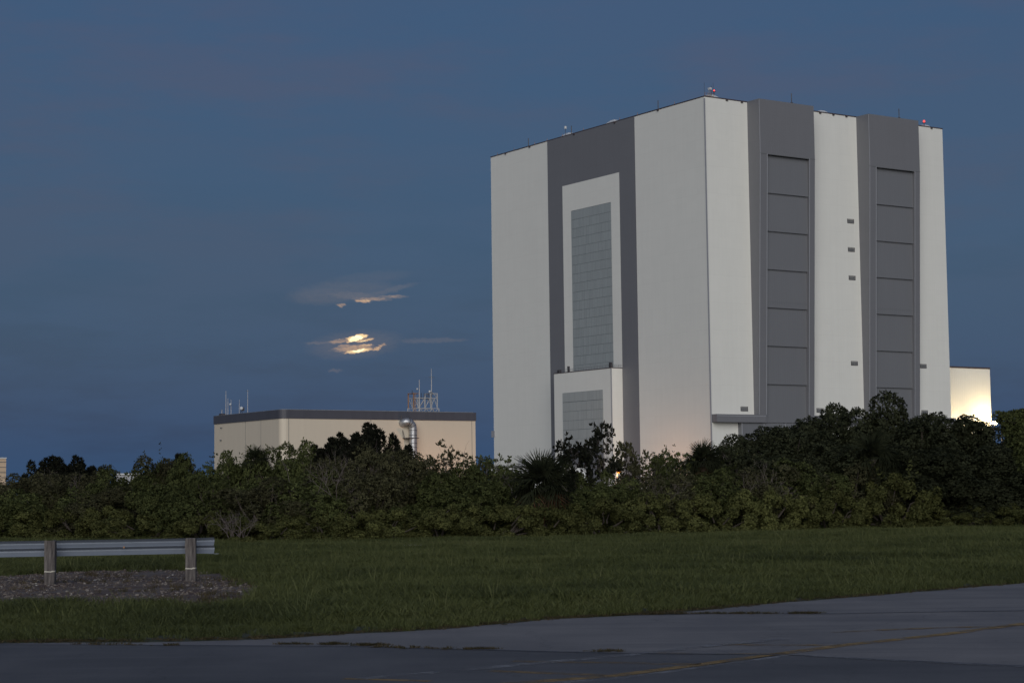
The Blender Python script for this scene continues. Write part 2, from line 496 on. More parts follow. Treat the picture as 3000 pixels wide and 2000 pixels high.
# annex standing out of the north face
ax = MB()
ax.box(-6.04, -.17, 57.65, 99.77, -.15, 54.1)
annex = ax.build('annex', WHITE, vab)
MB().box(-6.2, -.2, 57.5, 99.92, 54.101, 54.4).build('annex_coping', DARKTRIM, annex)
MB().box(-6.2, -5.85, 57.48, 57.8, 0, 54.0).build('annex_corner_trim', LIGHTTRIM, annex)
MB().box(-6.10, -6.041, 63.75, 93.35, 21.0, 45.3).build('glazing_backing', GLBACK, annex)
for k, zt in enumerate([45.25, 41.15, 37.15, 33.15, 29.1, 25.15]):
    glaze_row(zt - 4.03, zt, -6.14, GLAZ2, annex, 50 + k)
ad = MB()
ad.box(-6.2, -6.042, 63.8, 93.3, -.15, 20.9)
ad.build('annex_door', GREY2, annex)
rl = MB()
for y in np.linspace(57.8, 99.6, 22): rl.tube([(-5.9, y, 54.4), (-5.9, y, 55.6)], .05, 4)
for x in (-4, -2): rl.tube([(x, 57.8, 54.4), (x, 57.8, 55.6)], .05, 4)
for zz in (55.0, 55.6):
    rl.tube([(-5.9, 57.8, zz), (-5.9, 99.6, zz)], .05, 4); rl.tube([(-5.9, 57.8, zz), (-.4, 57.8, zz)], .05, 4)
rl.build('annex_railing', LOUV, annex)
for u_ in ((-5.6, -4.6, 58.5, 59.8, 54.4, 56.6), (-5.6, -4.7, 89.6, 90.2, 54.4, 56.9), (-5.6, -4.6, 96, 98, 54.4, 55.8)):
    MB().box(*u_).build('annex_roof_unit', STEEL, annex)
# west face: two door bays with tapering frames and seven stepped leaves each
def off(z): return 3.2 + (min(max(z, 32.3), 138) - 32.3) * (7.4 - 3.2) / (138 - 32.3)
for b0, b1, o0, o1 in ((22.45, 52.2, 26.25, 49.25), (83.4, 113.05, 87.1, 110.0)):
    bay = MB()
    prof = [(0.002, 32.3), (-3.2, 32.3), (-7.4, 138), (-7.4, H + .3), (0.002, H + .3)]
    jprof = [(0.002, 32.3), (-3.2, 32.3), (-7.4, 138), (0.002, 138)]
    bay.prism(jprof, lambda p, k: ((b0, o0)[k], p[0], p[1]))
    bay.prism(jprof, lambda p, k: ((o1, b1)[k], p[0], p[1]))
    bay.box(b0, b1, -7.4, 0.002, 138.001, H + .3)
    bay_o = bay.build('door_bay', GREY, vab)
    tr = MB()      # bright metal angle down the outer and inner corners
    for bb in (b0, o0, o1):
        w = .28 if bb == o0 else -.02
        tr.prism([(-3.2, 32.3), (-3.26, 32.3), (-7.46, 138), (-7.4, 138)], lambda p, k: (bb - .16 + .32 * k, p[0] - .01, p[1]))
    tr.box(b0 - .14, b0 + .14, -7.47, -7.40, 138.2, H)
    tr.build('corner_angle', LIGHTTRIM, bay_o)
    MB().box(b0 - .05, b1 + .05, -7.45, -7.401, 137.7, 138.05).build('header_seam', LOUV, bay_o)
    for i in range(7):
        zt = 137.75 - 15.5 * i
        o_ = 6.0 - .72 * i
        lf = MB()
        lf.box(o0 + .02, o1 - .02, -o_, -o_ + 1.0, zt - 15.5, zt - .02)
        lo = lf.build('door_leaf', GREY2, bay_o)
    dk = MB()
    dk.box(o0, o1, -.9, .001, 29.3, 137.7)
    dk.build('door_recess', JOINT, bay_o)
    c = (o0 + o1) / 2
    xs = [c - 23.9, c - 12.2, c - .9, c + 12.1, c + 23.9]
    for i in range(4):
        y0 = (-2.2, -2.05, -2.12, -2.2)[i]
        MB().box(xs[i] + .04, xs[i + 1] - .04, y0, .002, -.15, 29.0).build('sliding_door_leaf', GREY2, bay_o)
        MB().box(xs[i] + .0, xs[i] + .34, y0 - .16, y0 - .001, -.15, 28.9).build('leaf_edge', LIGHTTRIM, bay_o)
for x0, x1 in ((.35, 26.25), (49.25, 87.1), (110.0, 135.1)):
    lb = MB()
    lb.box(x0, x1, -3.2, .002, 29.15, 32.299)
    l = lb.build('door_ledge', GREY, vab)
    MB().box(x0 + .2, x1 - .2, -3.28, -3.201, 31.55, 31.8).build('ledge_lip', LIGHTTRIM, l)
for b, zt in ((76.6, 115.9), (76.6, 103.8), (76.6, 91.8), (76.6, 55.65), (76.6, 35.6), (15.4, 35.6), (56.4, 35.6), (117.3, 55.6), (117.3, 35.6)):
    lv = MB()
    w, h = 3.8, 1.85
    lv.box(b, b + w, -.14, .002, zt - h, zt - h + .14); lv.box(b, b + w, -.14, .002, zt - .14, zt)
    lv.box(b, b + .14, -.14, .002, zt - h + .141, zt - .141); lv.box(b + w - .14, b + w, -.14, .002, zt - h + .141, zt - .141)
    lo = lv.build('louvre', STEEL, vab)
    sl = MB()
    for q in range(5):
        zz = zt - .30 - q * .29
        sl.prism([(-.02, zz), (-.12, zz - .22), (-.10, zz - .24), (0, zz - .02)], lambda p, k: (b + .14 + k * (w - .28), p[0], p[1]))
    sl.build('louvre_slats', LOUV, lo)
# lower block on the south end
MB().box(LB + .05, 173.6, 11.6, 120, -.15, 55.5).build('side_block', WHITE, vab)
MB().box(LB + .06, 173.75, 11.45, 120.15, 55.501, 56.2).build('side_block_coping', DARKTRIM, vab)
MB().box(-.4, -.002, 157.0, 159.6, 28.2, 31.2).build('wall_cabinet', LIGHTTRIM, vab)

def vloc(b, a, z=0.):
    c, s = math.cos(SQ), math.sin(SQ)
    return (VC[0] + b * c - a * s, VC[1] + b * s + a * c, VC[2] + z)
# roof furniture, each a thing of its own
RZ = H + .12
def vent_mesh():
    b = MB()
    w, t, h = 3.3, 1.2, 2.9
    b.box(-w, w, -w, w, 0, 1.2)
    b.add([(-w, -w, 1.2), (w, -w, 1.2), (w, w, 1.2), (-w, w, 1.2), (-t, -t, h), (t, -t, h), (t, t, h), (-t, t, h)],
          [(0, 1, 5, 4), (1, 2, 6, 5), (2, 3, 7, 6), (3, 0, 4, 7), (4, 5, 6, 7), (3, 2, 1, 0)])
    return b
vm = vent_mesh().mesh('vent_hood', VENTW)
VENTS = [(9, 7.5, 'white hipped roof hood on the tower corner, under the red lamp and whip aerials'),
         (6.5, 69, 'white hipped roof hood above the right end of the grey surround'),
         (6.5, 103, 'white hipped roof hood above the grey surround, next to a dark lightning rod'),
         (6.5, 150, 'low white roof hood near the far left end of the tower roof'),
         (71, 8.5, 'white hipped roof hood between the two grey door bays'),
         (132.5, 8.5, 'white hipped roof hood beside the bright red lamp, right end of the roof')]
for b, a, lab in VENTS:
    v = empty('roof_vent', vloc(b, a, RZ), SQ, label=lab, cat='roof vent', group='hipped hoods along the tower roof')
    s = .55 if a == 150 else 1.0
    v.scale = (s, s, s)
    link(bpy.data.objects.new('hood', vm), v)
rodm = MB().tube([(0, 0, 0), (0, 0, 4.2)], .17, 6).mesh('rod', STEEL)
rodb = MB().box(-.4, .4, -.4, .4, 0, .35).mesh('rod_base', STEEL)
RODS = [(1.2, 128, 0, 'dark lightning rod on the roof above the left white wall panel'), (1.2, 93.9, 0, 'dark lightning rod above the grey surround, left of a white hood'),
        (1.2, 31.6, 0, 'dark lightning rod above the wide white wall right of the grey surround'),
        (41, -6.4, .3, 'dark lightning rod on top of the nearer grey door bay'), (102.5, -6.4, .3, 'dark lightning rod on top of the farther grey door bay')]
for b, a, dz, lab in RODS:
    v = empty('lightning_rod', vloc(b, a, RZ + dz), SQ, label=lab, cat='lightning rod', group='lightning rods on the tower roof')
    link(bpy.data.objects.new('rod', rodm), v); link(bpy.data.objects.new('rod_base', rodb), v)
sm = MB().tube([(0, 0, 0), (0, 0, 1.5)], .07, 5).tube([(-.4, 0, .02), (0, 0, .9)], .05, 4).mesh('stub_rod', RUST)
ORD = ('first', 'second', 'third', 'fourth', 'fifth', 'sixth', 'seventh', 'eighth', 'ninth')
for i, a in enumerate((20, 45, 57.5, 84, 100, 112, 122, 139, 153)):
    v = bpy.data.objects.new('stub_rod', sm)
    v.location = vloc(.6, a, RZ); v.rotation_euler = (0, 0, SQ)
    tag(link(v), 'short rusty stub rod, %s from the near corner along the north roof edge' % ORD[i], 'stub rod', 'rusty stub rods along the north roof edge')
def sphere(mb, c, r, seg=10, rings=6, sz=1):
    vs, fs = [], []
    for i in range(rings + 1):
        th = math.pi * i / rings
        for k in range(seg):
            ph = 2 * math.pi * k / seg
            vs.append((c[0] + r * math.sin(th) * math.cos(ph), c[1] + r * math.sin(th) * math.sin(ph), c[2] + sz * r * math.cos(th)))
    for i in range(rings):
        for k in range(seg):
            fs.append((i * seg + k, (i + 1) * seg + k, (i + 1) * seg + (k + 1) % seg, i * seg + (k + 1) % seg))
    mb.add(vs, fs)
    return mb
def warning_light(b, a, h, r, lab):
    v = empty('warning_light', vloc(b, a, RZ), SQ, label=lab, cat='warning light', group='red warning lamps on the tower roof')
    MB().tube([(0, 0, 0), (0, 0, h)], .12, 6).box(-.5, .5, -.5, .5, h, h + .2).build('lamp_post', STEEL, v)
    sphere(MB(), (0, 0, h + .2 + r * 1.2), r, sz=1.2).build('red_lens', RED, v, True)
warning_light(10.2, 6.0, 4.0, .30, 'red obstruction lamp by the aerials on the near corner of the roof')
warning_light(130.5, 6.0, 3.2, .46, 'bright red obstruction lamp at the right end of the roof')
for (b, a, h, lab) in ((5.2, 6.2, 7.4, 'left thin whip aerial on the tower corner'), (10.4, 6.8, 8.0, 'right thin whip aerial on the tower corner, by the red lamp')):
    v = empty('whip_aerial', vloc(b, a, RZ), SQ, label=lab, cat='aerial')
    MB().tube([(0, 0, 0), (0, 0, h)], .06, 5).build('whip', STEEL, v)
    MB().box(-.25, .25, -.25, .25, 0, .5).build('aerial_base', STEEL, v)
v = empty('camera_mast', vloc(7.3, 5.4, RZ), SQ, label='short lattice mast with a small white camera head on the tower corner', cat='mast')
b = MB()
for x in (-.3, .3):
    for y in (-.3, .3): b.tube([(x, y, 0), (x, y, 4.4)], .07, 4)
for q in range(5): b.tube([(-.3, -.3, q * .88), (.3, -.3, q * .88 + .88)], .05, 4)
b.build('mast_lattice', LOUV, v)
MB().box(-.5, .5, -.8, .5, 4.4, 5.3).build('camera_head', VENTW, v)
MB().tube([(.9, 0, 0), (.9, 0, 6.2)], .1, 5).build('side_rod', STEEL, v)
v = empty('roof_rail', vloc(2.0, 2.0, RZ), SQ, label='short red-brown guard rail at the near corner of the tower roof', cat='railing')
for x in (0, 1.5, 3, 4.5): MB().tube([(x, 0, 0), (x, 0, 2.0)], .07, 4).build('rail_post', RUST, v)
b = MB()
for zz in (1.0, 2.0): b.tube([(0, 0, zz), (4.5, 0, zz)], .06, 4)
b.build('rails', RUST, v)
v = empty('camera_mast', vloc(3, 101, RZ), SQ, label='thin mast with a round white head beside the left hood on the roof', cat='mast')
MB().tube([(0, 0, 0), (0, 0, 4.4)], .09, 5).build('mast_pole', STEEL, v)
MB().tube([(0, 0, 4.2), (0, 0, 5.4)], .55, 8).build('camera_head', VENTW, v)

# ------------------------------------------------------------------ the beige hangar
HC = (-60.22, 490.0, 0.0)
HH, HB, HLA, HLB = 24.45, 22.15, 41.3, 59.8
han = empty('hangar', HC, SQ, label='wide beige flat-roofed hangar with dark fascia band, left of the tower', cat='building')
def footprint(r, g):
    pts = []
    for i in range(7):
        an = math.pi + (math.pi / 2) * i / 6
        pts.append((r + (r + g) * math.cos(an), r + (r + g) * math.sin(an)))
    return pts + [(HLB + g, -g), (HLB + g, HLA + g), (-g, HLA + g)]
MB().prism(footprint(1.7, 0), lambda p, k: (p[0], p[1], (0, HB)[k])).build('wall', BEIGE, han)
MB().prism(footprint(1.7, .18), lambda p, k: (p[0], p[1], (HB + .001, HH)[k])).build('fascia_band', FASCIA, han)
MB().prism(footprint(1.7, -.4), lambda p, k: (p[0], p[1], (HH + .001, HH + .1)[k])).build('roof', ROOFM, han)
for bb in (2.1, 26.6, 58.6):
    MB().box(bb - .05, bb + .05, -.05, .01, 0, HB - .02).build('wall_seam', LOUV, han)
for aa in (12.0, 21.4):
    MB().box(-.04, .01, aa - .04, aa + .04, 0, HB - .02).build('wall_seam', LOUV, han)
for aa, zz in ((36.5, 21.0), (36.8, 17.6), (36.9, 12.8)):
    MB().box(-.35, -.001, aa - .35, aa + .35, zz - .12, zz + .12).build('wall_light', LOUV, han)
path = [(38.9, -1.35, 0), (38.9, -1.35, 10), (38.9, -1.35, 19.6)] + [(37.0 + 1.9 * math.cos(q), -1.35 + .25 * (q / 1.57) ** 3, 19.7 + 1.9 * math.sin(q)) for q in np.linspace(.12, 1.57, 9)] + [(36.55, -.8, 21.5), (36.35, -.2, 21.3), (36.3, .2, 21.2)]
duct = MB().tube(path, 1.06, 20).build('exhaust_duct', GALV, han, True)
for zz in (19.3, 18.0, 15.8, 14.7, 12.5, 10.2):
    MB().tube([(38.9, -1.35, zz - .07), (38.9, -1.35, zz + .07)], 1.12, 20).build('duct_ring', STEEL, duct)
for q in (.45, .95, 1.35):
    c_ = Vector((37.0 + 1.9 * math.cos(q), -1.33, 19.7 + 1.9 * math.sin(q))); t_ = Vector((-math.sin(q), 0, math.cos(q)))
    MB().tube([c_ - t_ * .06, c_ + t_ * .06], 1.1, 20).build('duct_ring', STEEL, duct)
db = MB().box(36.4, 40.1, -2.5, -.05, 17.1, 17.3)
db.tube([(36.4, -1.2, 17.2), (36.4, -.1, 19.4)], .06, 5).tube([(36.5, -.2, 17.3), (36.3, -.2, 19.2)], .05, 5)
db.build('duct_bracket', STEEL, duct)
MB().tube([(35.9, -.3, 22.3), (35.9, -.3, 23.3)], .12, 6).build('duct_stub', STEEL, duct)
def hloc(b, a, z=0.):
    c, s = math.cos(SQ), math.sin(SQ)
    return (HC[0] + b * c - a * s, HC[1] + b * s + a * c, HC[2] + z)
# lattice aerial platform on the roof
tp = empty('aerial_platform', hloc(42.1, 4.0, HH + .1), SQ, label='white lattice platform with rusty left end on the hangar roof', cat='lattice platform')
W, D = 8.4, 3.0
xs = [0.3, 1.9, 3.75, 5.7, 7.8]
for y in (0, D):
    for i, x in enumerate(xs):
        top = 5.3 if i in (0, 3, 4) else 4.2
        MB().box(x - .12, x + .12, y - .12, y + .12, 1.15, top).build('post', RUST if i == 0 else STEELW, tp)
    b = MB()
    b.box(0, W, y - .1, y + .1, 1.0, 1.149)
    b.box(.45, 7.6, y - .25, y - .121, 3.75, 3.95)
    b.build('rail', STEELW, tp)
    b = MB()
    for (x0, z0, x1, z1) in ((1.9, 1.2, 3.7, 3.8), (3.8, 1.2, 5.6, 3.8), (5.8, 1.2, 6.8, 3.8), (6.8, 3.8, 7.8, 1.2), (6.6, 5.2, 7.7, 4.0), (.3, 3.8, 1.8, 1.2), (1.3, 4.0, 1.6, 1.2)):
        b.tube([(x0, y, z0), (x1, y, z1)], .085, 5)
    b.build('brace', STEELW, tp)
    b = MB()
    for q in range(4):
        x0 = .4 + q * 1.9
        b.tube([(x0, y, 1.0), (x0 + .95, y, 0.02)], .075, 5); b.tube([(x0 + .95, y, 0.02), (x0 + 1.9, y, 1.0)], .075, 5)
    for x in (.1, 2.1, W - .1): b.box(x - .1, x + .1, y - .1, y + .1, 0, .999)
    b.build('base_truss', STEELW, tp)
b = MB()
b.box(5.5, 8.0, .121, D - .121, 5.1, 5.3)
b.build('upper_deck', STEELW, tp)
MB().box(.0, 2.2, .121, D - .121, 5.05, 5.2).build('rusty_deck', RUST, tp)
b = MB()
for x in (.0, .75):
    b.tube([(x, -.2, 0), (x, -.2, 5.2)], .05, 4)
for q in range(14): b.tube([(0, -.2, .3 + q * .36), (.75, -.2, .3 + q * .36)], .035, 4)
b.build('ladder', RUST, tp)
b = MB()
for x in (2.8, 4.6, 5.0, 3.7): b.tube([(x, .2, 3.8), (x, .2, 5.3)], .08, 5).box(x - .22, x + .22, 0, .4, 3.6, 4.05)
b.build('stub_aerials', STEEL, tp)
for x, z, r in ((1.45, 6.35, .26), (5.45, 5.75, .34)):
    b = MB(); sphere(b, (x, .1, z), r); b.build('white_dome', VENTW, tp, True)
MB().tube([(-.2, 0, 5.0), (-.2, 0, 6.0)], .08, 5).build('corner_stub', STEEL, tp)
def mast(loc, h, lab, r=.09, arms=(), dish=None, grp='slim aerial masts on the hangar roof', base=0.):
    v = empty('aerial_mast', loc, SQ, label=lab, cat='aerial', group=grp)
    MB().tube([(0, 0, 0), (0, 0, h * .55), (0, 0, h)], [r, r * .8, r * .5], 6).build('pole', STEELW, v)
    if arms:
        b = MB()
        for zz, w in arms: b.tube([(-w, 0, zz), (w, 0, zz)], r * .5, 4)
        b.build('cross_arm', LOUV, v)
    if dish:
        b = MB(); sphere(b, (-.3, -.2, dish), .32); b.build('aerial_head', VENTW, v, True)
    MB().box(-.3, .3, -.3, .3, 0, .25).build('mast_base', LOUV, v)
mast(hloc(44.0, 3.7, HH + .1), 8.9, 'tall white pole aerial at the left of the roof lattice platform', .16)
mast(hloc(48.45, 4.6, HH + 5.4), 6.8, 'tallest white pole aerial, rising from the top of the lattice platform', .13, ((4.4, .9),))
mast(hloc(3, 41.0 - .8, HH + .1), 6.9, 'tallest aerial at the left corner of the hangar roof', .12)
mast(hloc(3, 38.9, HH + .1), 4.7, 'second aerial from the hangar roof left corner, short and plain', .11)
mast(hloc(3, 36.9, HH + .1), 4.4, 'third aerial from the hangar roof left corner, with small white head', .1, (), 3.0)
mast(hloc(3, 31.6, HH + .1), 4.0, 'short aerial between the left cluster and the lone tall one', .09)
mast(hloc(3, 26.3, HH + .1), 6.5, 'lone tall aerial with small cross arm, nearest the hangar corner', .10, ((6.1, .5),))
v = empty('satellite_dish', hloc(3, 30.3, HH + .1), SQ, label='small dish aerial on a dark tripod at the hangar roof edge', cat='dish')
b = MB(); sphere(b, (0, -.1, 1.6), .5, sz=1); b.build('dish', VENTW, v, True)
MB().tube([(-.3, 0, 0), (0, 0, 1.5)], .08, 5).tube([(.4, 0, 0), (0, 0, 1.3)], .08, 5).box(.2, .8, -.2, .3, .9, 1.9).build('tripod', STEEL, v)
v = empty('roof_box', hloc(2.0, 40.6, HH + .1), SQ, label='small dark equipment box at the far left end of the hangar roof', cat='equipment box')
MB().box(-.6, .6, -.9, .7, 0, .55).build('box', STEEL, v)
MB().tube([(.1, .3, .55), (.1, .3, 1.7)], .14, 6).build('box_stub', LIGHTTRIM, v)

# ------------------------------------------------------------------ small buildings behind the thicket
TOWN = siding('tower_render', (0.55, 0.42, 0.30), panel=(2, .7), var=.16, streak=.2)
p = at(9, 1415, 420)
tw = empty('masonry_tower', (p[0] - 1.6, 420, 0), SQ, label='narrow pale banded tower at the left picture edge behind the thicket', cat='tower')
b = MB(); b.box(-1.7, 1.7, -1.7, 1.7, 0, 11.0); b.build('tower_wall', TOWN, tw)
b = MB()
for q in range(9): b.box(-1.78, 1.78, -1.78, 1.78, 1.0 + q * 1.15, 1.12 + q * 1.15)
b.build('tower_bands', LOUV, tw)
MB().box(-1.8, 1.8, -1.8, 1.8, 11.001, 11.25).build('tower_cap', VENTW, tw)
p = at(430, 1383, 300)
sh = empty('shed', (p[0] - 2.4, 300, 0), 0, label='low pale-roofed shed barely showing above the thicket left of the hangar', cat='shed')
MB().box(-2.5, 3.2, 0, 6, 0, 5.55).build('shed_wall', LIGHTTRIM, sh)
MB().box(-2.8, 3.5, -.3, 6.3, 5.551, 5.75).build('shed_roof', VENTW, sh)
lw = empty('service_building', (-8.0, 660, 0), SQ - .55, label='low white building with dark eave at the left foot of the tower', cat='building')
LWM = siding('service_white', (0.62, 0.63, 0.64), panel=(1, 20), var=.05, rib=.8)
MB().box(0, 34, 0, 14, 0, 11.0).build('service_wall', LWM, lw)
MB().box(-.4, 34.4, -.4, 14.4, 11.001, 11.7).build('service_eave', LOUV, lw)
MB().box(9.8, 12.8, 2, 5, 12.9, 13.8).box(10, 12.6, 2.2, 4.8, 11.7, 12.899).build('roof_unit', LIGHTTRIM, lw)

# ------------------------------------------------------------------ lamps
def lamp(name, loc, h, lab, cat, mat_, energy, col, r, rz=0., grp=None, head=(.8, .35, .25), radius=.5):
    v = empty(name, (loc[0], loc[1], 0), rz, label=lab, cat=cat, group=grp)
    MB().tube([(0, 0, 0), (0, 0, h)], [.16, .09], 8).tube([(0, 0, h - .1), (0, -.9, h + .25)], .06, 6).build('lamp_pole', STEEL, v)
    MB().box(-head[0] / 2, head[0] / 2, -1.3, -.7, h + .2, h + .2 + head[2]).build('lamp_head', STEEL, v)
    b = MB(); sphere(b, (0, -1.0, h + .12), r, sz=.8); b.build('lamp_bulb', mat_, v, True)
    L = bpy.data.lights.new('lamp_light', 'POINT')
    L.energy = energy; L.color = col; L.shadow_soft_size = radius
    lo = bpy.data.objects.new('lamp_light', L)
    lo.location = (0, -1.0, h - .9)
    link(lo, v)
    return v
SOD = (1.0, 0.47, 0.20)
p = at(1808, 1383, 752); q = at(1852, 1402, 752)
lamp('street_lamp', p, p[2], 'orange lamp glowing through the thicket below the annex, upper of two', 'street lamp', ORANGE, 3800, SOD, .8, SQ, 'orange lamps behind the thicket')
lamp('street_lamp', q, q[2], 'orange lamp glowing through the thicket, lower of two, under the grey surround', 'street lamp', ORANGE, 3800, SOD, .72, SQ, 'orange lamps behind the thicket')
p = hloc(46, -14)
lamp('street_lamp', p, 5.0, 'orange lamp hidden low before the hangar wall, right of the duct', 'street lamp', ORANGE, 2600, SOD, .4, SQ, 'orange lamps behind the thicket')
def floodlight(b, a, z, lab, energy):
    p = vloc(b, a)
    v = empty('floodlight', (p[0], p[1], 0), SQ, label=lab, cat='floodlight', group='floodlights beside the low side block')
    MB().tube([(0, 0, 0), (0, 0, z)], [.45, .22], 8).build('flood_mast', STEEL, v)
    MB().box(-1.3, 1.3, -.35, .35, z, z + .35).build('flood_bracket', STEEL, v)
    bb = MB(); sphere(bb, (-.65, -.2, z + .8), .62); sphere(bb, (.75, -.2, z + .8), .62); bb.build('flood_lamp', FLOOD, v, True)
    L = bpy.data.lights.new('flood_light', 'POINT')
    L.energy = energy; L.color = (1.0, .71, .33); L.shadow_soft_size = .8
    lo = bpy.data.objects.new('flood_light', L); lo.location = (0, .3, z + 2.4); link(lo, v)
floodlight(169.0, 6.0, 30.2, 'blazing warm floodlight at the lower right corner of the side block', 2200)
floodlight(169.5, 2.2, 30.2, 'blazing warm floodlight just right of the side block, over the thicket', 4800)
floodlight(147.0, 3.2, 23.0, 'unseen floodlight added behind the thicket to wash the left of the side block', 6500)  # added fill lamp, out of sight, evens the light across the block's wall

# ------------------------------------------------------------------ the moon
MD = 40000.0
mr = MD * MOON_RAD
b = MB(); sphere(b, (0, 0, 0), 1.0, 32, 20)
mm = bpy.data.materials.new('moonlight')
mm.use_nodes = True
nt = mm.node_tree
nt.nodes.clear()
o = OBJ(nt)
s = SEP(nt, o)
gap = cloud_gaps(nt, s[0], s[1])
e = N(nt, 'ShaderNodeEmission')
nt.links.new(RAMP(nt, NOISE(nt, o, 1.6, 4), [(.35, (1.0, .80, .42)), (.65, (1.0, .92, .62))]), e.inputs[0])
e.inputs[1].default_value = .95
tr = N(nt, 'ShaderNodeBsdfTransparent')
mx = N(nt, 'ShaderNodeMixShader')
nt.links.new(SMOOTH(nt, gap, .62, 1.05), mx.inputs[0])
nt.links.new(tr.outputs[0], mx.inputs[1]); nt.links.new(e.outputs[0], mx.inputs[2])
out = N(nt, 'ShaderNodeOutputMaterial'); nt.links.new(mx.outputs[0], out.inputs[0])
mo = b.build('moon', mm, None, True)
zc_ = (-MOON_D)
mo.matrix_world = Matrix(((MOON_R.x * mr, MOON_U.x * mr, zc_.x * mr, MOON_D.x * MD), (MOON_R.y * mr, MOON_U.y * mr, zc_.y * mr, MOON_D.y * MD),
                          (MOON_R.z * mr, MOON_U.z * mr, zc_.z * mr, MOON_D.z * MD), (0, 0, 0, 1)))
tag(mo, 'golden moon half hidden behind dark cloud bands above the hangar', 'moon')

# ------------------------------------------------------------------ guardrail
GALVR = simple('rail_steel', (0.165, 0.19, 0.235), .5, .25, .18, 2)
def m_post():
    m, nt, p = mat('weathered_post')
    o = OBJ(nt); s = SEP(nt, o)
    n = NOISE(nt, COMBINE(nt, M(nt, 'MULTIPLY', s[0], 14), M(nt, 'MULTIPLY', s[1], 14), M(nt, 'MULTIPLY', s[2], 2.0)), 1.3, 6, .65)
    c = RAMP(nt, n, [(.3, (.030, .026, .027)), (.52, (.090, .080, .078)), (.75, (.175, .162, .152))])
    line = M(nt, 'LESS_THAN', M(nt, 'ABSOLUTE', M(nt, 'SUBTRACT', s[2], M(nt, 'ADD', .22, M(nt, 'MULTIPLY', NOISE(nt, o, 9, 3), .08)))), .012)
    c = MIX(nt, line, c, (.45, .43, .38))
    nt.links.new(c, p.inputs['Base Color'])
    p.inputs['Roughness'].default_value = .9
    bump(nt, p, n, .4, .02)
    return m
POSTM = m_post()
P1, P2 = ground_pt(147, 1712), ground_pt(559, 1702)
gr = empty('guardrail', (P2[0], P2[1], 0), 0, label='weathered metal guardrail ending beside the grass at lower left', cat='guardrail')
prof = [(.0, .31), (-.02, .298), (-.072, .268), (-.082, .252), (-.074, .235), (-.008, .175), (.0, .162), (-.012, .15), (-.075, .122), (-.082, .108), (-.072, .085), (-.012, .012), (0, 0)]
def rail_at(x):
    t = x / (P1[0] - P2[0])
    return (P1[1] - P2[1]) * t + .16 + (.012 * x * x if x < 0 else 0)
xs = list(np.linspace(-9, .30, 30)) + [.36, .41]
vs, fs = [], []
n = len(prof)
for i, x in enumerate(xs):
    fl = max(0, x - .2)
    for (dy, dz) in prof:
        sc_ = 1 + fl * .35
        vs.append((x, rail_at(x) + .1 - dy - fl * .25, .545 - (sc_ - 1) * .155 + dz * sc_))
    for (dy, dz) in prof[::-1]:
        sc_ = 1 + fl * .35
        vs.append((x, rail_at(x) + .106 - dy - fl * .25, .545 - (sc_ - 1) * .155 + dz * sc_))
m2 = 2 * n
for i in range(len(xs) - 1):
    for k in range(m2):
        a, b_ = i * m2 + k, i * m2 + (k + 1) % m2
        fs.append((a, b_, b_ + m2, a + m2))
fs.append(tuple(range(m2))); fs.append(tuple(range((len(xs) - 1) * m2, len(xs) * m2))[::-1])
b = MB(); b.add(vs, fs); rail_o = b.build('rail', GALVR, gr)
MB().box(.30, .50, rail_at(.6) + .02, rail_at(.6) + .10, .530, .538).build('end_strap', GALVR, gr)
bt = MB()
for x in (-1.3, -4.6, -.05): bt.tube([(x, rail_at(x) + .02, .70), (x, rail_at(x) - .02, .70)], .02, 8)
bt.build('bolt', RUST, rail_o)
for i, P in enumerate((P1, P2)):
    pb = MB()
    rj = random.Random(i + 3)
    r0 = .10
    zs = [-.05, .25, .5, .72, .86]
    vs, fs = [], []
    for zz in zs:
        for cx_, cy_ in ((-1, -1), (-.7, -1), (.7, -1), (1, -.8), (1, .8), (.8, 1), (-.8, 1), (-1, .8)):
            vs.append((cx_ * r0 + rj.uniform(-.007, .007), cy_ * .09 + rj.uniform(-.006, .006), zz + (rj.uniform(-.012, .012) if zz > .8 else 0)))
    for q in range(len(zs) - 1):
        for k in range(8):
            a, b_ = q * 8 + k, q * 8 + (k + 1) % 8
            fs.append((a, b_, b_ + 8, a + 8))
    fs += [tuple(range(8))[::-1], tuple(range(32, 40))]
    pb.add(vs, fs)
    pb.build('post', POSTM, gr, loc=(P[0] - P2[0], P[1] - P2[1], 0))

# ------------------------------------------------------------------ foliage materials
def leaf_mat(name, cols, hue_noise=.35):
    m, nt, p = mat(name)
    geo = N(nt, 'ShaderNodeNewGeometry')
    rnd = geo.outputs['Random Per Island']
    oi = N(nt, 'ShaderNodeObjectInfo').outputs['Random']
    c = RAMP(nt, rnd, [(i / (len(cols) - 1), q) for i, q in enumerate(cols)])
    big = SMOOTH(nt, NOISE(nt, OBJ(nt), 1.9, 3), .30, .70)
    k = M(nt, 'ADD', .72, M(nt, 'MULTIPLY', big, .5))
    k = M(nt, 'MULTIPLY', k, M(nt, 'ADD', .82, M(nt, 'MULTIPLY', oi, .36)))
    c = MIX(nt, 1.0, c, COMBINE(nt, k, k, k), 'MULTIPLY')
    nt.links.new(c, p.inputs['Base Color'])
    p.inputs['Roughness'].default_value = .85
    p.inputs['Specular IOR Level'].default_value = .08
    tl = N(nt, 'ShaderNodeBsdfTranslucent')
    nt.links.new(c, tl.inputs[0])
    mx = N(nt, 'ShaderNodeMixShader')
    mx.inputs[0].default_value = .36
    nt.links.new(p.outputs[0], mx.inputs[1]); nt.links.new(tl.outputs[0], mx.inputs[2])
    nt.links.new(mx.outputs[0], nt.nodes['Material Output'].inputs[0])
    return m
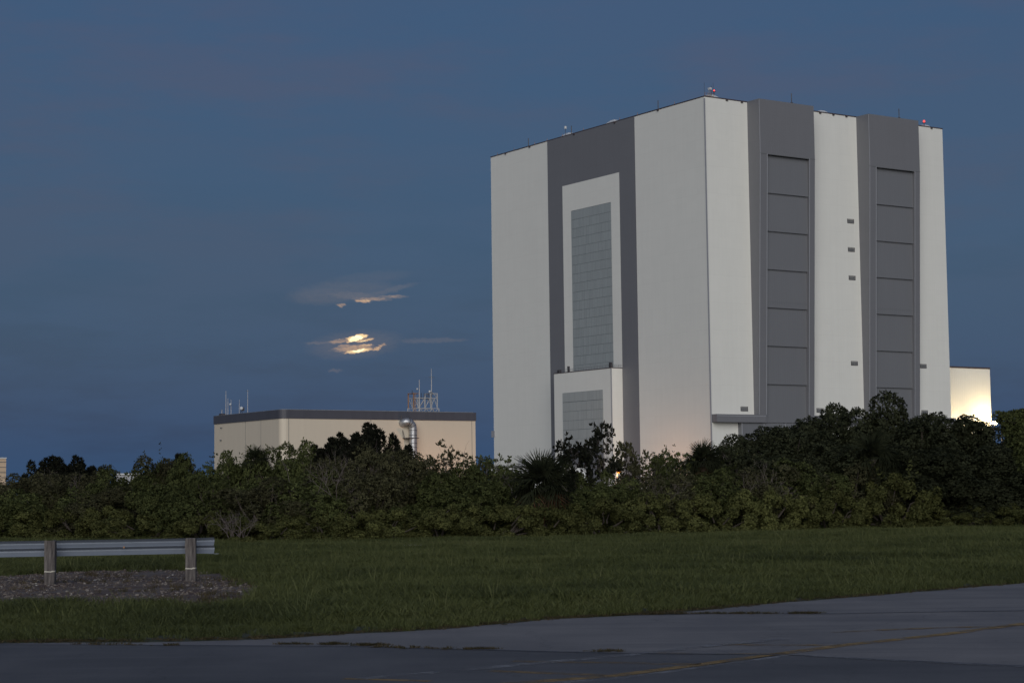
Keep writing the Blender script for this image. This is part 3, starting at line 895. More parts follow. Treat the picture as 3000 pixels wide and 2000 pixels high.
L_GREEN = leaf_mat('leaf_green', [(0.0563, 0.0679, 0.0265), (0.0783, 0.0931, 0.0340), (0.0990, 0.1119, 0.0415), (0.0680, 0.0818, 0.0310)])
L_OLIVE = leaf_mat('leaf_olive', [(0.0762, 0.0847, 0.0312), (0.1057, 0.1137, 0.0403), (0.1281, 0.1332, 0.0491), (0.0874, 0.0972, 0.0349)])
L_DULL = leaf_mat('leaf_dull', [(0.0609, 0.0619, 0.0320), (0.0773, 0.0770, 0.0401), (0.0880, 0.0846, 0.0456), (0.0692, 0.0694, 0.0361)])
L_DARK = leaf_mat('leaf_dark', [(0.0325, 0.0388, 0.0222), (0.0440, 0.0505, 0.0273), (0.0534, 0.0593, 0.0325), (0.0376, 0.0436, 0.0248)])
L_CEDAR = leaf_mat('leaf_cedar', [(0.0156, 0.0182, 0.0143), (0.0221, 0.0247, 0.0169), (0.0286, 0.0299, 0.0195)])
L_PALM = leaf_mat('leaf_palm', [(0.0239, 0.0286, 0.0163), (0.0307, 0.0363, 0.0200), (0.0376, 0.0422, 0.0229)])
L_DEAD = leaf_mat('leaf_dead', [(.110, .055, .036), (.150, .080, .046), (.085, .048, .038)])
BARK = simple('bark', (.075, .062, .052), .9, 0, .35, 6)
TWIG = simple('grey_twig', (.12, .10, .095), .9, 0, .3, 6)

def np_mesh(name, V, Fq, mats, mi=None):
    """quads from numpy arrays"""
    me = bpy.data.meshes.new(name)
    me.vertices.add(len(V)); me.vertices.foreach_set('co', np.asarray(V, np.float32).ravel())
    nf = len(Fq)
    me.loops.add(nf * 4); me.loops.foreach_set('vertex_index', np.asarray(Fq, np.int32).ravel())
    me.polygons.add(nf); me.polygons.foreach_set('loop_start', np.arange(0, nf * 4, 4, dtype=np.int32))
    try: me.polygons.foreach_set('loop_total', np.full(nf, 4, np.int32))
    except Exception: pass
    for m in (mats if isinstance(mats, (list, tuple)) else [mats]): me.materials.append(m)
    if mi is not None: me.polygons.foreach_set('material_index', np.asarray(mi, np.int32))
    me.update(calc_edges=True); me.validate()
    return me
def norm(a): return a / np.maximum(np.linalg.norm(a, axis=-1, keepdims=True), 1e-9)
def leaves(rg, C, A, per, ln, wd, spread=(35, 85)):
    """rosettes: at each centre C with axis A, `per` diamond leaves fanning out"""
    n = len(C)
    C = np.repeat(C, per, 0); A = np.repeat(A, per, 0)
    t = norm(rg.normal(size=(n * per, 3)))
    t = norm(t - A * (t * A).sum(1, keepdims=True))
    th = np.radians(rg.uniform(*spread, n * per))[:, None]
    D = norm(A * np.cos(th) + t * np.sin(th))
    S = norm(np.cross(D, A) + .35 * rg.normal(size=(n * per, 3)))
    S = norm(S - D * (S * D).sum(1, keepdims=True))
    L = ln * rg.uniform(.65, 1.25, n * per)[:, None]; Wd = wd * rg.uniform(.7, 1.2, n * per)[:, None]
    B0 = C + D * L * .15
    nrm = np.cross(D, S)
    V = np.stack([B0, B0 + D * L * .5 + S * Wd + nrm * L * .05, B0 + D * L - nrm * L * .08, B0 + D * L * .5 - S * Wd + nrm * L * .05], 1).reshape(-1, 3)
    return V
def quads(nv): return np.arange(nv, dtype=np.int32).reshape(-1, 4)
def lobes_dome(rg, n, w, h, flat=.0, rmin=.32, rmax=.62):
    """lobes filling a dome-shaped crown w wide (radius) and h high"""
    L = []
    for i in range(n):
        an = rg.uniform(0, 2 * math.pi); q = math.sqrt(rg.uniform(0, 1)) * .86
        x, y = w * q * math.cos(an), w * q * math.sin(an)
        top = h * (1 - q ** 3.2) ** .5 * rg.uniform(.74, 1.0)
        r = rg.uniform(rmin, rmax) * min(1.2, h / 2.2)
        z = rg.uniform(.05, 1.0) ** .8 * top
        if i % 4 == 0: z = r * .3
        L.append((x, y, max(r * .3, min(z, h - r * .75)), r))
    return np.array(L)
def crown_points(rg, L, n, cull=.60):
    w = L[:, 3] ** 2; w /= w.sum()
    k = rg.choice(len(L), n, p=w)
    d = norm(rg.normal(size=(n, 3)) + np.array([0, 0, .25]))
    P = L[k, :3] + d * (L[k, 3] * (.66 + .40 * rg.uniform(size=n) ** .6))[:, None]
    keep = P[:, 2] > .02
    for (x, y, z, r) in L:
        keep &= ((P - (x, y, z)) ** 2).sum(1) > (r * cull) ** 2
    return P[keep], norm(d[keep] + np.array([0, 0, .40]) + .22 * rg.normal(size=(keep.sum(), 3)))
def shoots(rg, L, n, h, step=.14):
    C, A = [], []
    idx = np.argsort(-L[:, 2] - L[:, 3])[:max(4, len(L) // 2)]
    for i in range(n):
        x, y, z, r = L[rg.choice(idx)]
        d = norm(np.array([rg.normal() * .5, rg.normal() * .5, 1.0]))
        p = np.array([x, y, z]) + d * r * .9
        for q in range(rg.integers(2, 6)):
            p = p + d * step + rg.normal(size=3) * .03
            C.append(p); A.append(d)
    return np.array(C), np.array(A)
def bush(seed, w, h, nl, npts, mat_, ln=.125, wd=.032, per=7, nsh=14, rmin=.32, rmax=.62, wy=None):
    rg = np.random.default_rng(seed)
    L = lobes_dome(rg, nl, w, h, rmin=rmin, rmax=rmax)
    C, A = crown_points(rg, L, npts)
    if nsh:
        c2, a2 = shoots(rg, L, nsh, h)
        C, A = np.concatenate([C, c2]), np.concatenate([A, a2])
    V = leaves(rg, C, A, per, ln, wd, (52, 98))
    crown = np_mesh('crown', V, quads(len(V)), mat_)
    b = MB()
    for i in range(5):
        x, y, z, r = L[rg.integers(len(L))]
        b.tube([(x * .12, y * .12, -.05), (x * .4, y * .4, z * .35), (x * .8, y * .8, z * .75), (x, y, z + r * .4)], [.055, .045, .03, .012], 5)
    for i in range(16):
        x, y, z, r = L[rg.integers(len(L))]
        d = norm(np.array([x, y, .6 * h]) + rg.normal(size=3) * .6)
        p0 = np.array([x * .5, y * .5, z * .5]); p1 = np.array([x, y, z]) + d * r * .5
        b.tube([p0, (p0 + p1) / 2 + rg.normal(size=3) * .08, p1], [.03, .02, .008], 4)
    stem = b.mesh('stem', BARK)
    return crown, stem
def twig_mesh(seed, h, spread, n0=5, depth=4, r0=.035, lean=(0, 0)):
    rg = np.random.default_rng(seed)
    b = MB()
    tips = []
    def grow(p, d, ln, r, k):
        q = p + d * ln * .5 + rg.normal(size=3) * ln * .06
        e = q + norm(d + rg.normal(size=3) * .25) * ln * .5
        b.tube([p, q, e], [r, r * .8, r * .6], 4 if r < .02 else 5, cap=False)
        if k == 0: tips.append((e, d)); return
        for i in range(rg.integers(2, 4)):
            d2 = norm(d + rg.normal(size=3) * .55 + np.array([0, 0, .12]))
            grow(e, d2, ln * rg.uniform(.55, .8), r * .58, k - 1)
    for i in range(n0):
        an = rg.uniform(0, 2 * math.pi)
        d = norm(np.array([math.cos(an) * spread + lean[0], math.sin(an) * spread + lean[1], 1.0]))
        grow(np.array([rg.normal() * .08, rg.normal() * .08, -.05]), d, h * rg.uniform(.34, .46), r0 * rg.uniform(.7, 1.1), depth)
    return b, tips
def sparse(seed, h, spread, per, mat_, n0=5, depth=3, keep=.9, ln=.13, wd=.04, clump=1):
    rg = np.random.default_rng(seed + 1)
    b, tips = twig_mesh(seed, h, spread, n0, depth, .03)
    tips = [t for t in tips if rg.uniform() < keep]
    C = np.array([t[0] for t in tips]); A = np.array([t[1] for t in tips])
    if clump > 1:
        C = np.repeat(C, clump, 0) + rg.normal(size=(len(C) * clump, 3)) * .10; A = np.repeat(A, clump, 0)
    V = leaves(rg, C, norm(A + np.array([0, 0, .3])), per, ln, wd, (20, 80))
    return np_mesh('crown', V, quads(len(V)), mat_), b.mesh('stem', TWIG)
def cedar(seed, w, h, ns, mat_, npts=5200):
    """a dark cedar: many upright flame-shaped sprays"""
    rg = np.random.default_rng(seed)
    C, A = [], []
    stems = []
    for i in range(ns):
        an = rg.uniform(0, 2 * math.pi); q = math.sqrt(rg.uniform(0, 1)) * .85
        x, y = w * q * math.cos(an), w * q * math.sin(an)
        top = h * (1 - .20 * q ** 2.5) * rg.uniform(.84, 1.03)
        stems.append((x, y, top))
        n = npts // ns
        t = rg.uniform(0, 1, n) ** .8
        z = top * (.25 + .75 * t)
        r = (.40 * (1 - t) ** .6 + .03) * rg.uniform(.55, 1.1, n)
        a = rg.uniform(0, 2 * math.pi, n)
        C.append(np.stack([x + r * np.cos(a), y + r * np.sin(a), z], 1))
        A.append(norm(np.stack([np.cos(a) * .5, np.sin(a) * .5, np.full(n, 1.)], 1)))
    # skirt so that no sky shows through near the ground
    L = lobes_dome(rg, 22, w * 1.1, h * .86)
    c2, a2 = crown_points(rg, L, npts)
    C = np.concatenate(C + [c2]); A = np.concatenate(A + [a2])
    V = leaves(rg, C, A, 6, .13, .026, (10, 55))
    b = MB()
    b.tube([(0, 0, -.05), (.03, 0, h * .4), (0, .03, h * .8)], [.14, .09, .03], 7)
    for (x, y, top) in stems: b.tube([(x * .1, y * .1, h * .12), (x * .7, y * .7, h * .3), (x, y, top * .9)], [.05, .035, .01], 4)
    return np_mesh('crown', V, quads(len(V)), mat_), b.mesh('trunk', BARK)
def frond_mesh(seed, R=1.25, droop=.55, nleaf=26, stem=.75, mat_=None):
    rg = np.random.default_rng(seed)
    V, Fq = [], []
    # petiole along +X, then a fan of folded leaflets, arching down
    w = .02
    for (x0, x1) in ((0, stem * .5), (stem * .5, stem)):
        z0, z1 = .10 * x0, .10 * x1
        k = len(V)
        V += [(x0, -w, z0), (x0, w, z0), (x1, w * .8, z1), (x1, -w * .8, z1)]
        Fq.append((k, k + 1, k + 2, k + 3))
    base = np.array([stem, 0, .10 * stem])
    for i in range(nleaf):
        t = (i / (nleaf - 1) - .5) * 2
        an = t * math.radians(112) + rg.normal() * .03
        ln = R * (.62 + .38 * (1 - abs(t)) ** .8) * rg.uniform(.9, 1.06)
        start = base + np.array([.28 * (1 - abs(t)), 0, 0.02])
        d = np.array([math.cos(an), math.sin(an), .05 - .15 * abs(t)])
        sd = np.array([-math.sin(an), math.cos(an), 0])
        prev = None
        for q in range(4):
            f = q / 3
            p = start + d * ln * f + np.array([0, 0, -droop * R * f ** 2.3 * (.55 + .5 * rg.uniform())])
            wd = .034 * (1 - f) ** .6 * (1 if q else .5) + .003
            a, c = p - sd * wd + np.array([0, 0, .02 * (1 - f)]), p + sd * wd + np.array([0, 0, -.01])
            if prev is not None:
                k = len(V); V += [prev[0], prev[1], c, a]; Fq.append((k, k + 1, k + 2, k + 3))
            prev = (a, c)
    return np_mesh('frond', np.array(V), np.array(Fq), mat_)
FRONDS = [frond_mesh(i, 1.2, (.25, .45, .65, .9)[i % 4], mat_=L_PALM) for i in range(4)]
FRONDS_D = [frond_mesh(20 + i, .95, 1.15, 16, .6, L_DEAD) for i in range(2)]

PLANT_KW = {}
protos = {}
def proto(key, fn):
    if key not in protos: protos[key] = fn()
    return protos[key]
KINDS = {
    'olive': [lambda i=i: bush(100 + i, 1.75, 1.6, 52, 4200, L_OLIVE, .085, .026, 6, 6, .18, .34) for i in range(4)],
    'green': [lambda i=i: bush(200 + i, 1.9, 2.5, 52, 6200, L_GREEN, .09, .028, 6, 6, .22, .44) for i in range(5)],
    'dull': [lambda i=i: bush(300 + i, 1.9, 2.7, 56, 6200, L_DULL, .085, .024, 6, 10, .20, .40) for i in range(4)],
    'tree': [lambda i=i: bush(400 + i, 2.3, 3.9, 84, 14000, L_DARK, .10, .031, 6, 0, .26, .50) for i in range(3)],
}
BASE_H = {'olive': 1.6, 'green': 2.5, 'dull': 2.7, 'tree': 3.9}
BASE_W = {'olive': 1.75, 'green': 1.9, 'dull': 1.9, 'tree': 2.3}
NAMES = {'olive': ('olive_shrub', 'shrub', 'olive shrubs along the front of the thicket'), 'green': ('green_bush', 'bush', 'green bushes of the thicket'),
         'dull': ('grey_green_bush', 'bush', 'grey-green bushes of the thicket'), 'tree': ('dark_tree', 'tree', 'dark dense trees of the thicket')}
def y_edge(x):
    """distance of the thicket's foot under image column x"""
    return float(np.interp(x, [-200, 0, 700, 1300, 1800, 2412, 3000, 3200], [80, 77.5, 66.2, 67, 69.5, 74.7, 77, 77.5]))
def height_at(x, top, Y): return float(at(x, top, Y)[2])
pr = random.Random(11)
def place(parts, name, x, y, sx, sz, rz, label, cat, group=None):
    v = empty(name, (x, y, 0), rz, label=label, cat=cat, group=group)
    v.scale = (sx, sx, sz)
    for i, me in enumerate(parts):
        link(bpy.data.objects.new(me.name.split('.')[0], me), v)
    return v
counter = {}
def plant(kind, px, top, dy, wpx, label):
    Y = y_edge(px) + dy
    hgt = height_at(px, top, Y)
    wid = wpx / F_PX * Y / 2
    k = counter.get(kind, 0); counter[kind] = k + 1
    fns = KINDS[kind]
    parts = proto((kind, k % len(fns)), fns[k % len(fns)])
    p = at(px, 1500, Y)
    nm, cat, grp = NAMES[kind]
    co = np.empty(len(parts[0].vertices) * 3, np.float32); parts[0].vertices.foreach_get('co', co)
    co = co.reshape(-1, 3)
    sz = hgt / np.percentile(co[:, 2], 98.5)
    return place(parts, nm, p[0], Y, wid / np.percentile(np.hypot(co[:, 0], co[:, 1]), 97), sz, pr.uniform(0, 6.28), label, cat, grp)

# front row, low, along the grass
FRONT = [(40, 1500, .6, 300, 'low olive shrub at the left picture edge behind the rail'), (230, 1490, .6, 300, 'low olive shrub behind the rail, right of the left post'),
         (420, 1496, .6, 300, 'low olive shrub behind the rail midway between the two posts'), (600, 1510, .5, 280, 'low olive shrub just behind the free end of the guardrail'),
         (790, 1522, .5, 270, 'low olive shrub just right of the guardrail end, in the front row'), (960, 1506, .6, 280, 'low olive shrub of the front row below the dark cedar'),
         (1130, 1496, .6, 280, 'low olive shrub of the front row under the bare twigs, above the pale kerb'), (1290, 1492, .6, 270, 'low olive shrub of the front row between kerb and big palm'),
         (1450, 1482, .6, 270, 'low olive shrub of the front row left of the big palm'), (1600, 1484, 1.0, 270, 'low olive shrub of the front row right under the big palm'),
         (1760, 1466, .6, 280, 'low olive shrub of the front row right of the big palm'), (1930, 1456, .6, 290, 'low olive shrub of the front row below the tower corner'),
         (2090, 1450, .6, 280, 'low olive shrub of the front row below the distant palm'), (2250, 1436, .6, 300, 'low olive shrub of the front row below the nearer door bay'),
         (2420, 1440, .6, 280, 'low olive shrub of the front row left of the round olive bush'), (2790, 1498, .5, 240, 'low olive shrub of the front row right of the round olive bush'),
         (2900, 1480, .5, 230, 'low olive shrub of the front row near the right edge'), (3010, 1500, .5, 200, 'low olive shrub of the front row cut by the right edge')]
for a in FRONT: plant('olive', *a)
plant('olive', 2600, 1392, 1.6, 330, 'tall round olive bush standing before the dark trees at right')
MID = [('green', 1772, 1398, 5., 130, 'small green bush below the dark lumpy shrubs of the annex'), ('green', -20, 1440, 3.2, 360, 'green bush at the left edge above the rail'), ('green', 150, 1440, 3.2, 360, 'green bush above the left guardrail post'),
       ('dull', 320, 1436, 3.4, 350, 'grey-green bush above the middle of the rail'), ('green', 480, 1420, 3.2, 350, 'green bush above and left of the right rail post'),
       ('green', 640, 1412, 3.2, 340, 'green bush above the end of the guardrail'), ('dull', 780, 1416, 3.0, 330, 'grey-green bush below the small palm'),
       ('green', 930, 1392, 3.2, 340, 'green bush below the left side of the dark cedar'), ('dull', 1080, 1384, 3.2, 330, 'grey-green bush below the right side of the dark cedar'),
       ('green', 1230, 1402, 3.2, 330, 'green bush below the twiggy shrubs before the hangar'), ('green', 1390, 1416, 3.2, 330, 'green bush below the gap between hangar and tower'),
       ('green', 1790, 1424, 3.2, 330, 'green bush in front of the orange lamps'), ('dull', 1930, 1398, 3.2, 330, 'grey-green bush below the wide white north wall'),
       ('green', 2080, 1386, 3.2, 330, 'green bush below the tower corner and distant palm'), ('dull', 2210, 1376, 3.0, 340, 'grey-green bush below the nearer door bay'),
       ('green', 2340, 1366, 3.2, 330, 'green bush below the white wall between the door bays'), ('dull', 2470, 1378, 2.8, 320, 'grey-green bush left of the round olive bush')]
for a in MID: plant(*a)
BACK = [('green', -10, 1404, 8, 380, 'green bush of the skyline at the left edge, by the banded tower'), ('dull', 110, 1394, 7, 330, 'grey-green bush of the skyline left of the left cedar'),
        ('dull', 270, 1384, 7, 330, 'grey-green bush of the skyline right of the left cedar'), ('green', 400, 1378, 7.5, 300, 'green bush of the skyline before the pale shed'),
        ('dull', 475, 1352, 8.5, 250, 'grey-green bush of the skyline left of the hangar'), ('green', 590, 1366, 8, 300, 'green bush of the skyline at the left corner of the hangar'),
        ('green', 700, 1346, 8, 300, 'green bush of the skyline left of the small palm'), ('green', 820, 1326, 8, 300, 'green bush of the skyline before the rounded hangar corner'),
        ('green', 905, 1318, 7.5, 230, 'green bush of the skyline touching the cedar on its left'), ('dull', 1010, 1330, 5.0, 300, 'grey-green bush before the dark cedar'),
        ('dull', 1120, 1330, 5.0, 290, 'grey-green bush under the right end of the dark cedar'), ('dull', 1190, 1346, 7, 260, 'grey-green bush of the skyline at the foot of the duct'),
        ('green', 1300, 1372, 7, 300, 'green bush of the skyline before the hangar right end'), ('green', 1420, 1374, 7, 280, 'green bush of the skyline in the gap left of the tower'),
        ('green', 1500, 1382, 7.5, 260, 'green bush of the skyline before the low service building'), ('green', 1680, 1366, 7, 190, 'green bush of the skyline right behind the big palm'),
        ('green', 1962, 1352, 7, 150, 'green bush of the skyline below the right grey stripe'), ('green', 1990, 1338, 8, 200, 'green bush of the skyline before the wide north wall'),
        ('dull', 2050, 1362, 7, 200, 'grey-green bush of the skyline left of the distant palm'), ('green', 2130, 1344, 7.5, 240, 'green bush of the skyline right of the distant palm')]
for a in BACK: plant(*a)
TREES = [(2185, 1304, 7.5, 330, 'dark tree below the left edge of the nearer door bay'), (2310, 1268, 8, 420, 'dark tree below the sliding leaves of the nearer bay'),
         (2440, 1240, 8, 430, 'dark tree below the white wall between the bays'), (2555, 1194, 8.4, 400, 'tallest dark tree, peaking before the farther door bay'),
         (2680, 1230, 7, 430, 'dark tree below the right jamb of the farther bay'), (2795, 1246, 6.5, 380, 'dark tree before the floodlit side block'),
         (2890, 1262, 6, 330, 'dark tree under the blazing floodlight'), (3050, 1226, 5, 260, 'dark tree at the right picture edge'),
         (2720, 1325, 3.6, 430, 'dark tree in front of the others, right of the round olive bush'), (2870, 1330, 3.2, 430, 'dark tree of the nearer rank below the floodlight'),
         (3010, 1320, 2.6, 400, 'dark tree of the nearer rank at the right edge'), (2530, 1312, 4.5, 400, 'dark tree around the half hidden fan palm'),
         (2390, 1325, 5.5, 400, 'dark tree of the nearer rank below the louvred white wall'), (2250, 1348, 5.5, 360, 'dark tree of the nearer rank below the nearer bay')]
for a in TREES: plant('tree', *a)
# cedars
def plant_cedar(seed, px, top, dy, wpx, ns, label, npts=5200):
    Y = y_edge(px) + dy
    h = height_at(px, top, Y)
    parts = cedar(seed, wpx / F_PX * Y / 2, h, ns, L_CEDAR, npts)
    place(parts, 'cedar', at(px, 1500, Y)[0], Y, 1, 1, 0, label, 'tree', 'nearly black cedars behind the bushes')
plant_cedar(1, 178, 1336, 11, 250, 30, 'nearly black spiky cedar at far left, right of the banded tower', 6500)
plant_cedar(2, 520, 1324, 10, 120, 10, 'small nearly black cedar left of the hangar', 2600)
plant_cedar(3, 1055, 1250, 6.4, 330, 40, 'big nearly black cedar standing before the middle of the hangar', 12000)
plant_cedar(4, 1175, 1300, 8, 80, 6, 'slim dark cedar at the right shoulder of the big cedar', 1600)
plant_cedar(5, 915, 1300, 12, 40, 2, 'thin dark cedar spire left of the big cedar', 900)
plant_cedar(6, 676, 1352, 12, 36, 2, 'thin dark cedar spire at the left corner of the hangar', 700)
plant_cedar(7, 275, 1374, 13, 90, 5, 'low dark cedar right of the far left cedar', 1200)
# fan palms: every frond is a part
def palm(px, cy, r_px, dy, label, n=46, dead=10, seed=0, up=.0):
    rg = np.random.default_rng(seed)
    Y = y_edge(px) + dy
    hc = height_at(px, cy, Y)
    s = r_px / F_PX * Y / 1.95
    v = empty('fan_palm', (at(px, 1500, Y)[0], Y, 0), 0, label=label, cat='palm', group='fan palms in the thicket')
    b = MB(); b.tube([(0, 0, -.05), (.03, 0, hc * .5), (0, 0, hc)], [.2 * s + .05, .18 * s + .04, .2 * s + .04], 9)
    b.build('trunk', BARK, v)
    ga = math.pi * (3 - math.sqrt(5))
    for i in range(n):
        t = (i + .5) / n
        el = math.radians(82 - (112 - up) * t ** .9) + rg.normal() * .08
        f = bpy.data.objects.new('frond', FRONDS[min(3, int(t * 4))])
        az = ga * i + rg.normal() * .15
        f.matrix_local = Matrix.Translation((0, 0, hc)) @ Matrix.Rotation(az, 4, 'Z') @ Matrix.Rotation(-el, 4, 'Y') @ Matrix.Rotation(rg.normal() * .25, 4, 'X') @ Matrix.Scale(s * rg.uniform(.88, 1.1), 4)
        link(f, v)
    for i in range(dead):
        el = math.radians(rg.uniform(-75, -12))
        f = bpy.data.objects.new('dead_frond', FRONDS_D[i % 2])
        f.matrix_local = Matrix.Translation((0, 0, hc - .1)) @ Matrix.Rotation(rg.uniform(0, 6.28), 4, 'Z') @ Matrix.Rotation(-el, 4, 'Y') @ Matrix.Rotation(rg.normal() * .5, 4, 'X') @ Matrix.Scale(s * rg.uniform(.8, 1.0), 4)
        f['label'] = 'rusty brown dead frond'
        link(f, v)
palm(1590, 1432, 112, 2.2, 'big fan palm with rusty dead fronds below, before the tower annex', 52, 46, 5)
palm(2062, 1358, 66, 6.2, 'fan palm crown on the skyline at the foot of the tower corner', 40, 4, 6, 25)
palm(752, 1352, 48, 7.4, 'small fan palm on the skyline before the hangar left wall', 30, 3, 7, 25)
palm(2560, 1345, 92, 2.4, 'dim fan palm half hidden among the dark trees at right', 34, 6, 8)
# sparse and bare ones
def thin(px, top, dy, parts, name, label, cat, h0, rz=0., sx=1., grp=None):
    Y = y_edge(px) + dy
    s = height_at(px, top, Y) / h0
    place(parts, name, at(px, 1500, Y)[0], Y, s * sx, s, rz, label, cat, grp)
SP = 'thin half-bare shrubs on the skyline'
thin(1900, 1340, 7.4, sparse(43, 3.0, .3, 6, L_GREEN, 5, 3, .8, .12, .04, 2), 'thin_shrub', 'open green shrub before the right grey stripe, by the lower orange lamp', 'shrub', 3.0, 6, .8, SP)
thin(1235, 1322, 8, sparse(31, 3.0, .45, 6, L_DULL, 6, 4, .34, .13, .04, 2), 'thin_shrub', 'half-bare twiggy shrub just right of the duct', 'shrub', 3.0, 0, .9, SP)
thin(1350, 1336, 8.2, sparse(32, 3.0, .4, 6, L_DULL, 5, 4, .45, .13, .04, 2), 'thin_shrub', 'half-bare shrub with leafy tufts before the hangar right end', 'shrub', 3.0, 1, .9, SP)
thin(1492, 1322, 6.5, sparse(33, 3.0, .28, 6, L_GREEN, 5, 3, 1., .14, .045, 1), 'thin_shrub', 'airy shrub with single leaf tufts against the white tower foot', 'shrub', 3.0, 2, .8, SP)
thin(1690, 1310, 6.5, sparse(34, 3.0, .22, 7, L_CEDAR, 4, 3, 1., .14, .05, 6), 'thin_shrub', 'dark lumpy shrub left of the annex door', 'shrub', 3.0, 3, .7, SP)
thin(1765, 1284, 6.8, sparse(35, 3.0, .15, 7, L_CEDAR, 4, 3, 1., .14, .05, 6), 'thin_shrub', 'dark lumpy tall shrub before the annex glazing', 'shrub', 3.0, 4, .62, SP)
thin(1815, 1304, 7.2, sparse(36, 3.0, .25, 7, L_DULL, 5, 3, 1., .14, .045, 3), 'thin_shrub', 'leafy open shrub before the annex right corner', 'shrub', 3.0, 5, .7, SP)
thin(1945, 1330, 6.5, sparse(37, 3.0, .3, 7, L_GREEN, 6, 3, 1., .14, .045, 2), 'thin_shrub', 'open green shrub crown against the wide north wall', 'shrub', 3.0, 6, .8, SP)
thin(2150, 1326, 6, sparse(41, 3.0, .3, 7, L_DARK, 6, 3, 1., .14, .045, 3), 'thin_shrub', 'open dark shrub right of the distant palm', 'shrub', 3.0, 6, .8, SP)
BR = 'bare grey branches standing in the thicket'
def bare(px, top, dy, seed, h0, spread, label, n0=4, depth=4, sx=1., r0=.035):
    b, tips = twig_mesh(seed, h0, spread, n0, depth, r0)
    thin(px, top, dy, [b.mesh('branches', TWIG)], 'bare_shrub', label, 'bare shrub', h0, seed, sx, BR)
bare(1845, 1308, 6.4, 51, 3., .12, 'thin bare twig against the right grey stripe', 2, 3, .6, .02)
bare(205, 1372, 6.2, 52, 3., .25, 'pale bare snag in front of the far left cedar', 3, 4, .8)
bare(985, 1345, 2.6, 53, 2.5, .5, 'bare grey bush below the dark cedar left side', 6, 4)
bare(1120, 1310, 5.6, 54, 3., .4, 'bare grey branches over the cedar right shoulder', 6, 4)
bare(1010, 1310, 5.2, 57, 3., .4, 'bare grey branches before the middle of the dark cedar', 5, 4)
bare(690, 1500, .2, 55, 1.5, .7, 'low bare bush behind the free end of the rail', 8, 4)
bare(1960, 1415, 2.6, 56, 2.2, .5, 'bare grey bush right of the orange lamps', 7, 4)
bare(2860, 1420, 2.0, 58, 2.6, .5, 'bare branch bent among the dark trees near right edge', 3, 3, 1., .04)
bare(2210, 1390, 2.2, 59, 2.4, .45, 'bare brown bush below the nearer door bay', 7, 4)
# a tree outside the right edge whose limb hangs into the picture
rg = np.random.default_rng(77)
Y = 70.
L = np.array([(0, 0, 3.7, .8), (.6, .2, 4.2, .7), (-.55, 0, 4.15, .42), (-.25, .1, 4.25, .4), (-.85, 0, 4.28, .28), (-1.1, .05, 4.36, .2), (.9, 0, 3.4, .9), (-.35, .1, 3.75, .42), (.3, 0, 3.0, .8)])
C, A = crown_points(rg, L, 2400)
V = leaves(rg, C, A, 7, .12, .034)
b = MB()
b.tube([(.8, 0, -.05), (.85, .05, 1.6), (.5, 0, 2.9), (0, 0, 3.6)], [.14, .11, .07, .04], 7).tube([(.5, 0, 2.9), (0, 0, 3.8), (-.5, 0, 4.15), (-1.1, .05, 4.36)], [.06, .04, .03, .01], 5)
px_ = at(3000, 1500, Y)[0]
place([np_mesh('crown', V, quads(len(V)), L_GREEN), b.mesh('trunk', BARK)], 'leaning_tree', px_ + .25, Y, 1, .98, 0, 'open tree leaning in from the right edge, its limb against the sky', 'tree')

# ------------------------------------------------------------------ gravel under the rail, grass, weeds
def rand_in_poly(rg, poly, n):
    P = np.array(poly); lo, hi = P.min(0), P.max(0)
    out = []
    while len(out) < n:
        q = rg.uniform(lo, hi, (n * 2, 2))
        out += list(q[in_poly(q, P)])
    return np.array(out[:n])
def in_poly(q, P):
    ins = np.zeros(len(q), bool)
    j = len(P) - 1
    for i in range(len(P)):
        xi, yi, xj, yj = *P[i], *P[j]
        c = ((yi > q[:, 1]) != (yj > q[:, 1])) & (q[:, 0] < (xj - xi) * (q[:, 1] - yi) / (yj - yi + 1e-12) + xi)
        ins ^= c
        j = i
    return ins
def m_shell():
    m, nt, p = mat('shell_ground')
    o = OBJ(nt)
    n = NOISE(nt, o, 1.3, 8, .7)
    c = RAMP(nt, n, [(.40, (.060, .030, .024)), (.52, (.098, .076, .066)), (.68, (.140, .120, .108))])
    nt.links.new(c, p.inputs['Base Color']); p.inputs['Roughness'].default_value = .95
    bump(nt, p, NOISE(nt, o, 14, 5, .7), .7, .03)
    return m
PATCH = [(-16, 42.5)] + gp((0, 1688), (200, 1674), (380, 1668), (560, 1670), (660, 1680), (740, 1706), (775, 1738), (730, 1770), (600, 1784), (400, 1782), (200, 1776), (0, 1776)) + [(-16, 30.5)]
pp = MB()
rg = np.random.default_rng(5)
pts = [np.array(p) for p in PATCH]
rim = []
for i in range(len(pts)):
    p, q = pts[i], pts[(i + 1) % len(pts)]
    for k in range(8): rim.append(p + (q - p) * k / 8)
cen = np.array([-8.5, 35.0])
rim = [cen + (p - cen) * rg.uniform(.93, 1.07) for p in rim]
pp.add([(*cen, .002)] + [(*p, .002) for p in rim], [(0, 1 + k, 1 + (k + 1) % len(rim)) for k in range(len(rim))])
tag(pp.build('shell_ground', m_shell()), kind='structure')
def stone_mesh(seed):
    rg = np.random.default_rng(seed)
    b = MB(); sphere(b, (0, 0, 0), 1, 6, 4, .6)
    b.v = [tuple(np.array(v) * rg.uniform(.75, 1.2)) for v in b.v]
    return b.mesh('stone', STONE)
def m_stone():
    m, nt, p = mat('stone')
    rn = N(nt, 'ShaderNodeAttribute', attribute_type='INSTANCER', attribute_name='tint').outputs['Fac']
    c = RAMP(nt, rn, [(0, (.075, .055, .045)), (.6, (.140, .120, .108)), (.95, (.21, .19, .175)), (1, (.38, .37, .355))])
    nt.links.new(c, p.inputs['Base Color']); p.inputs['Roughness'].default_value = .9
    return m
STONE = m_stone()
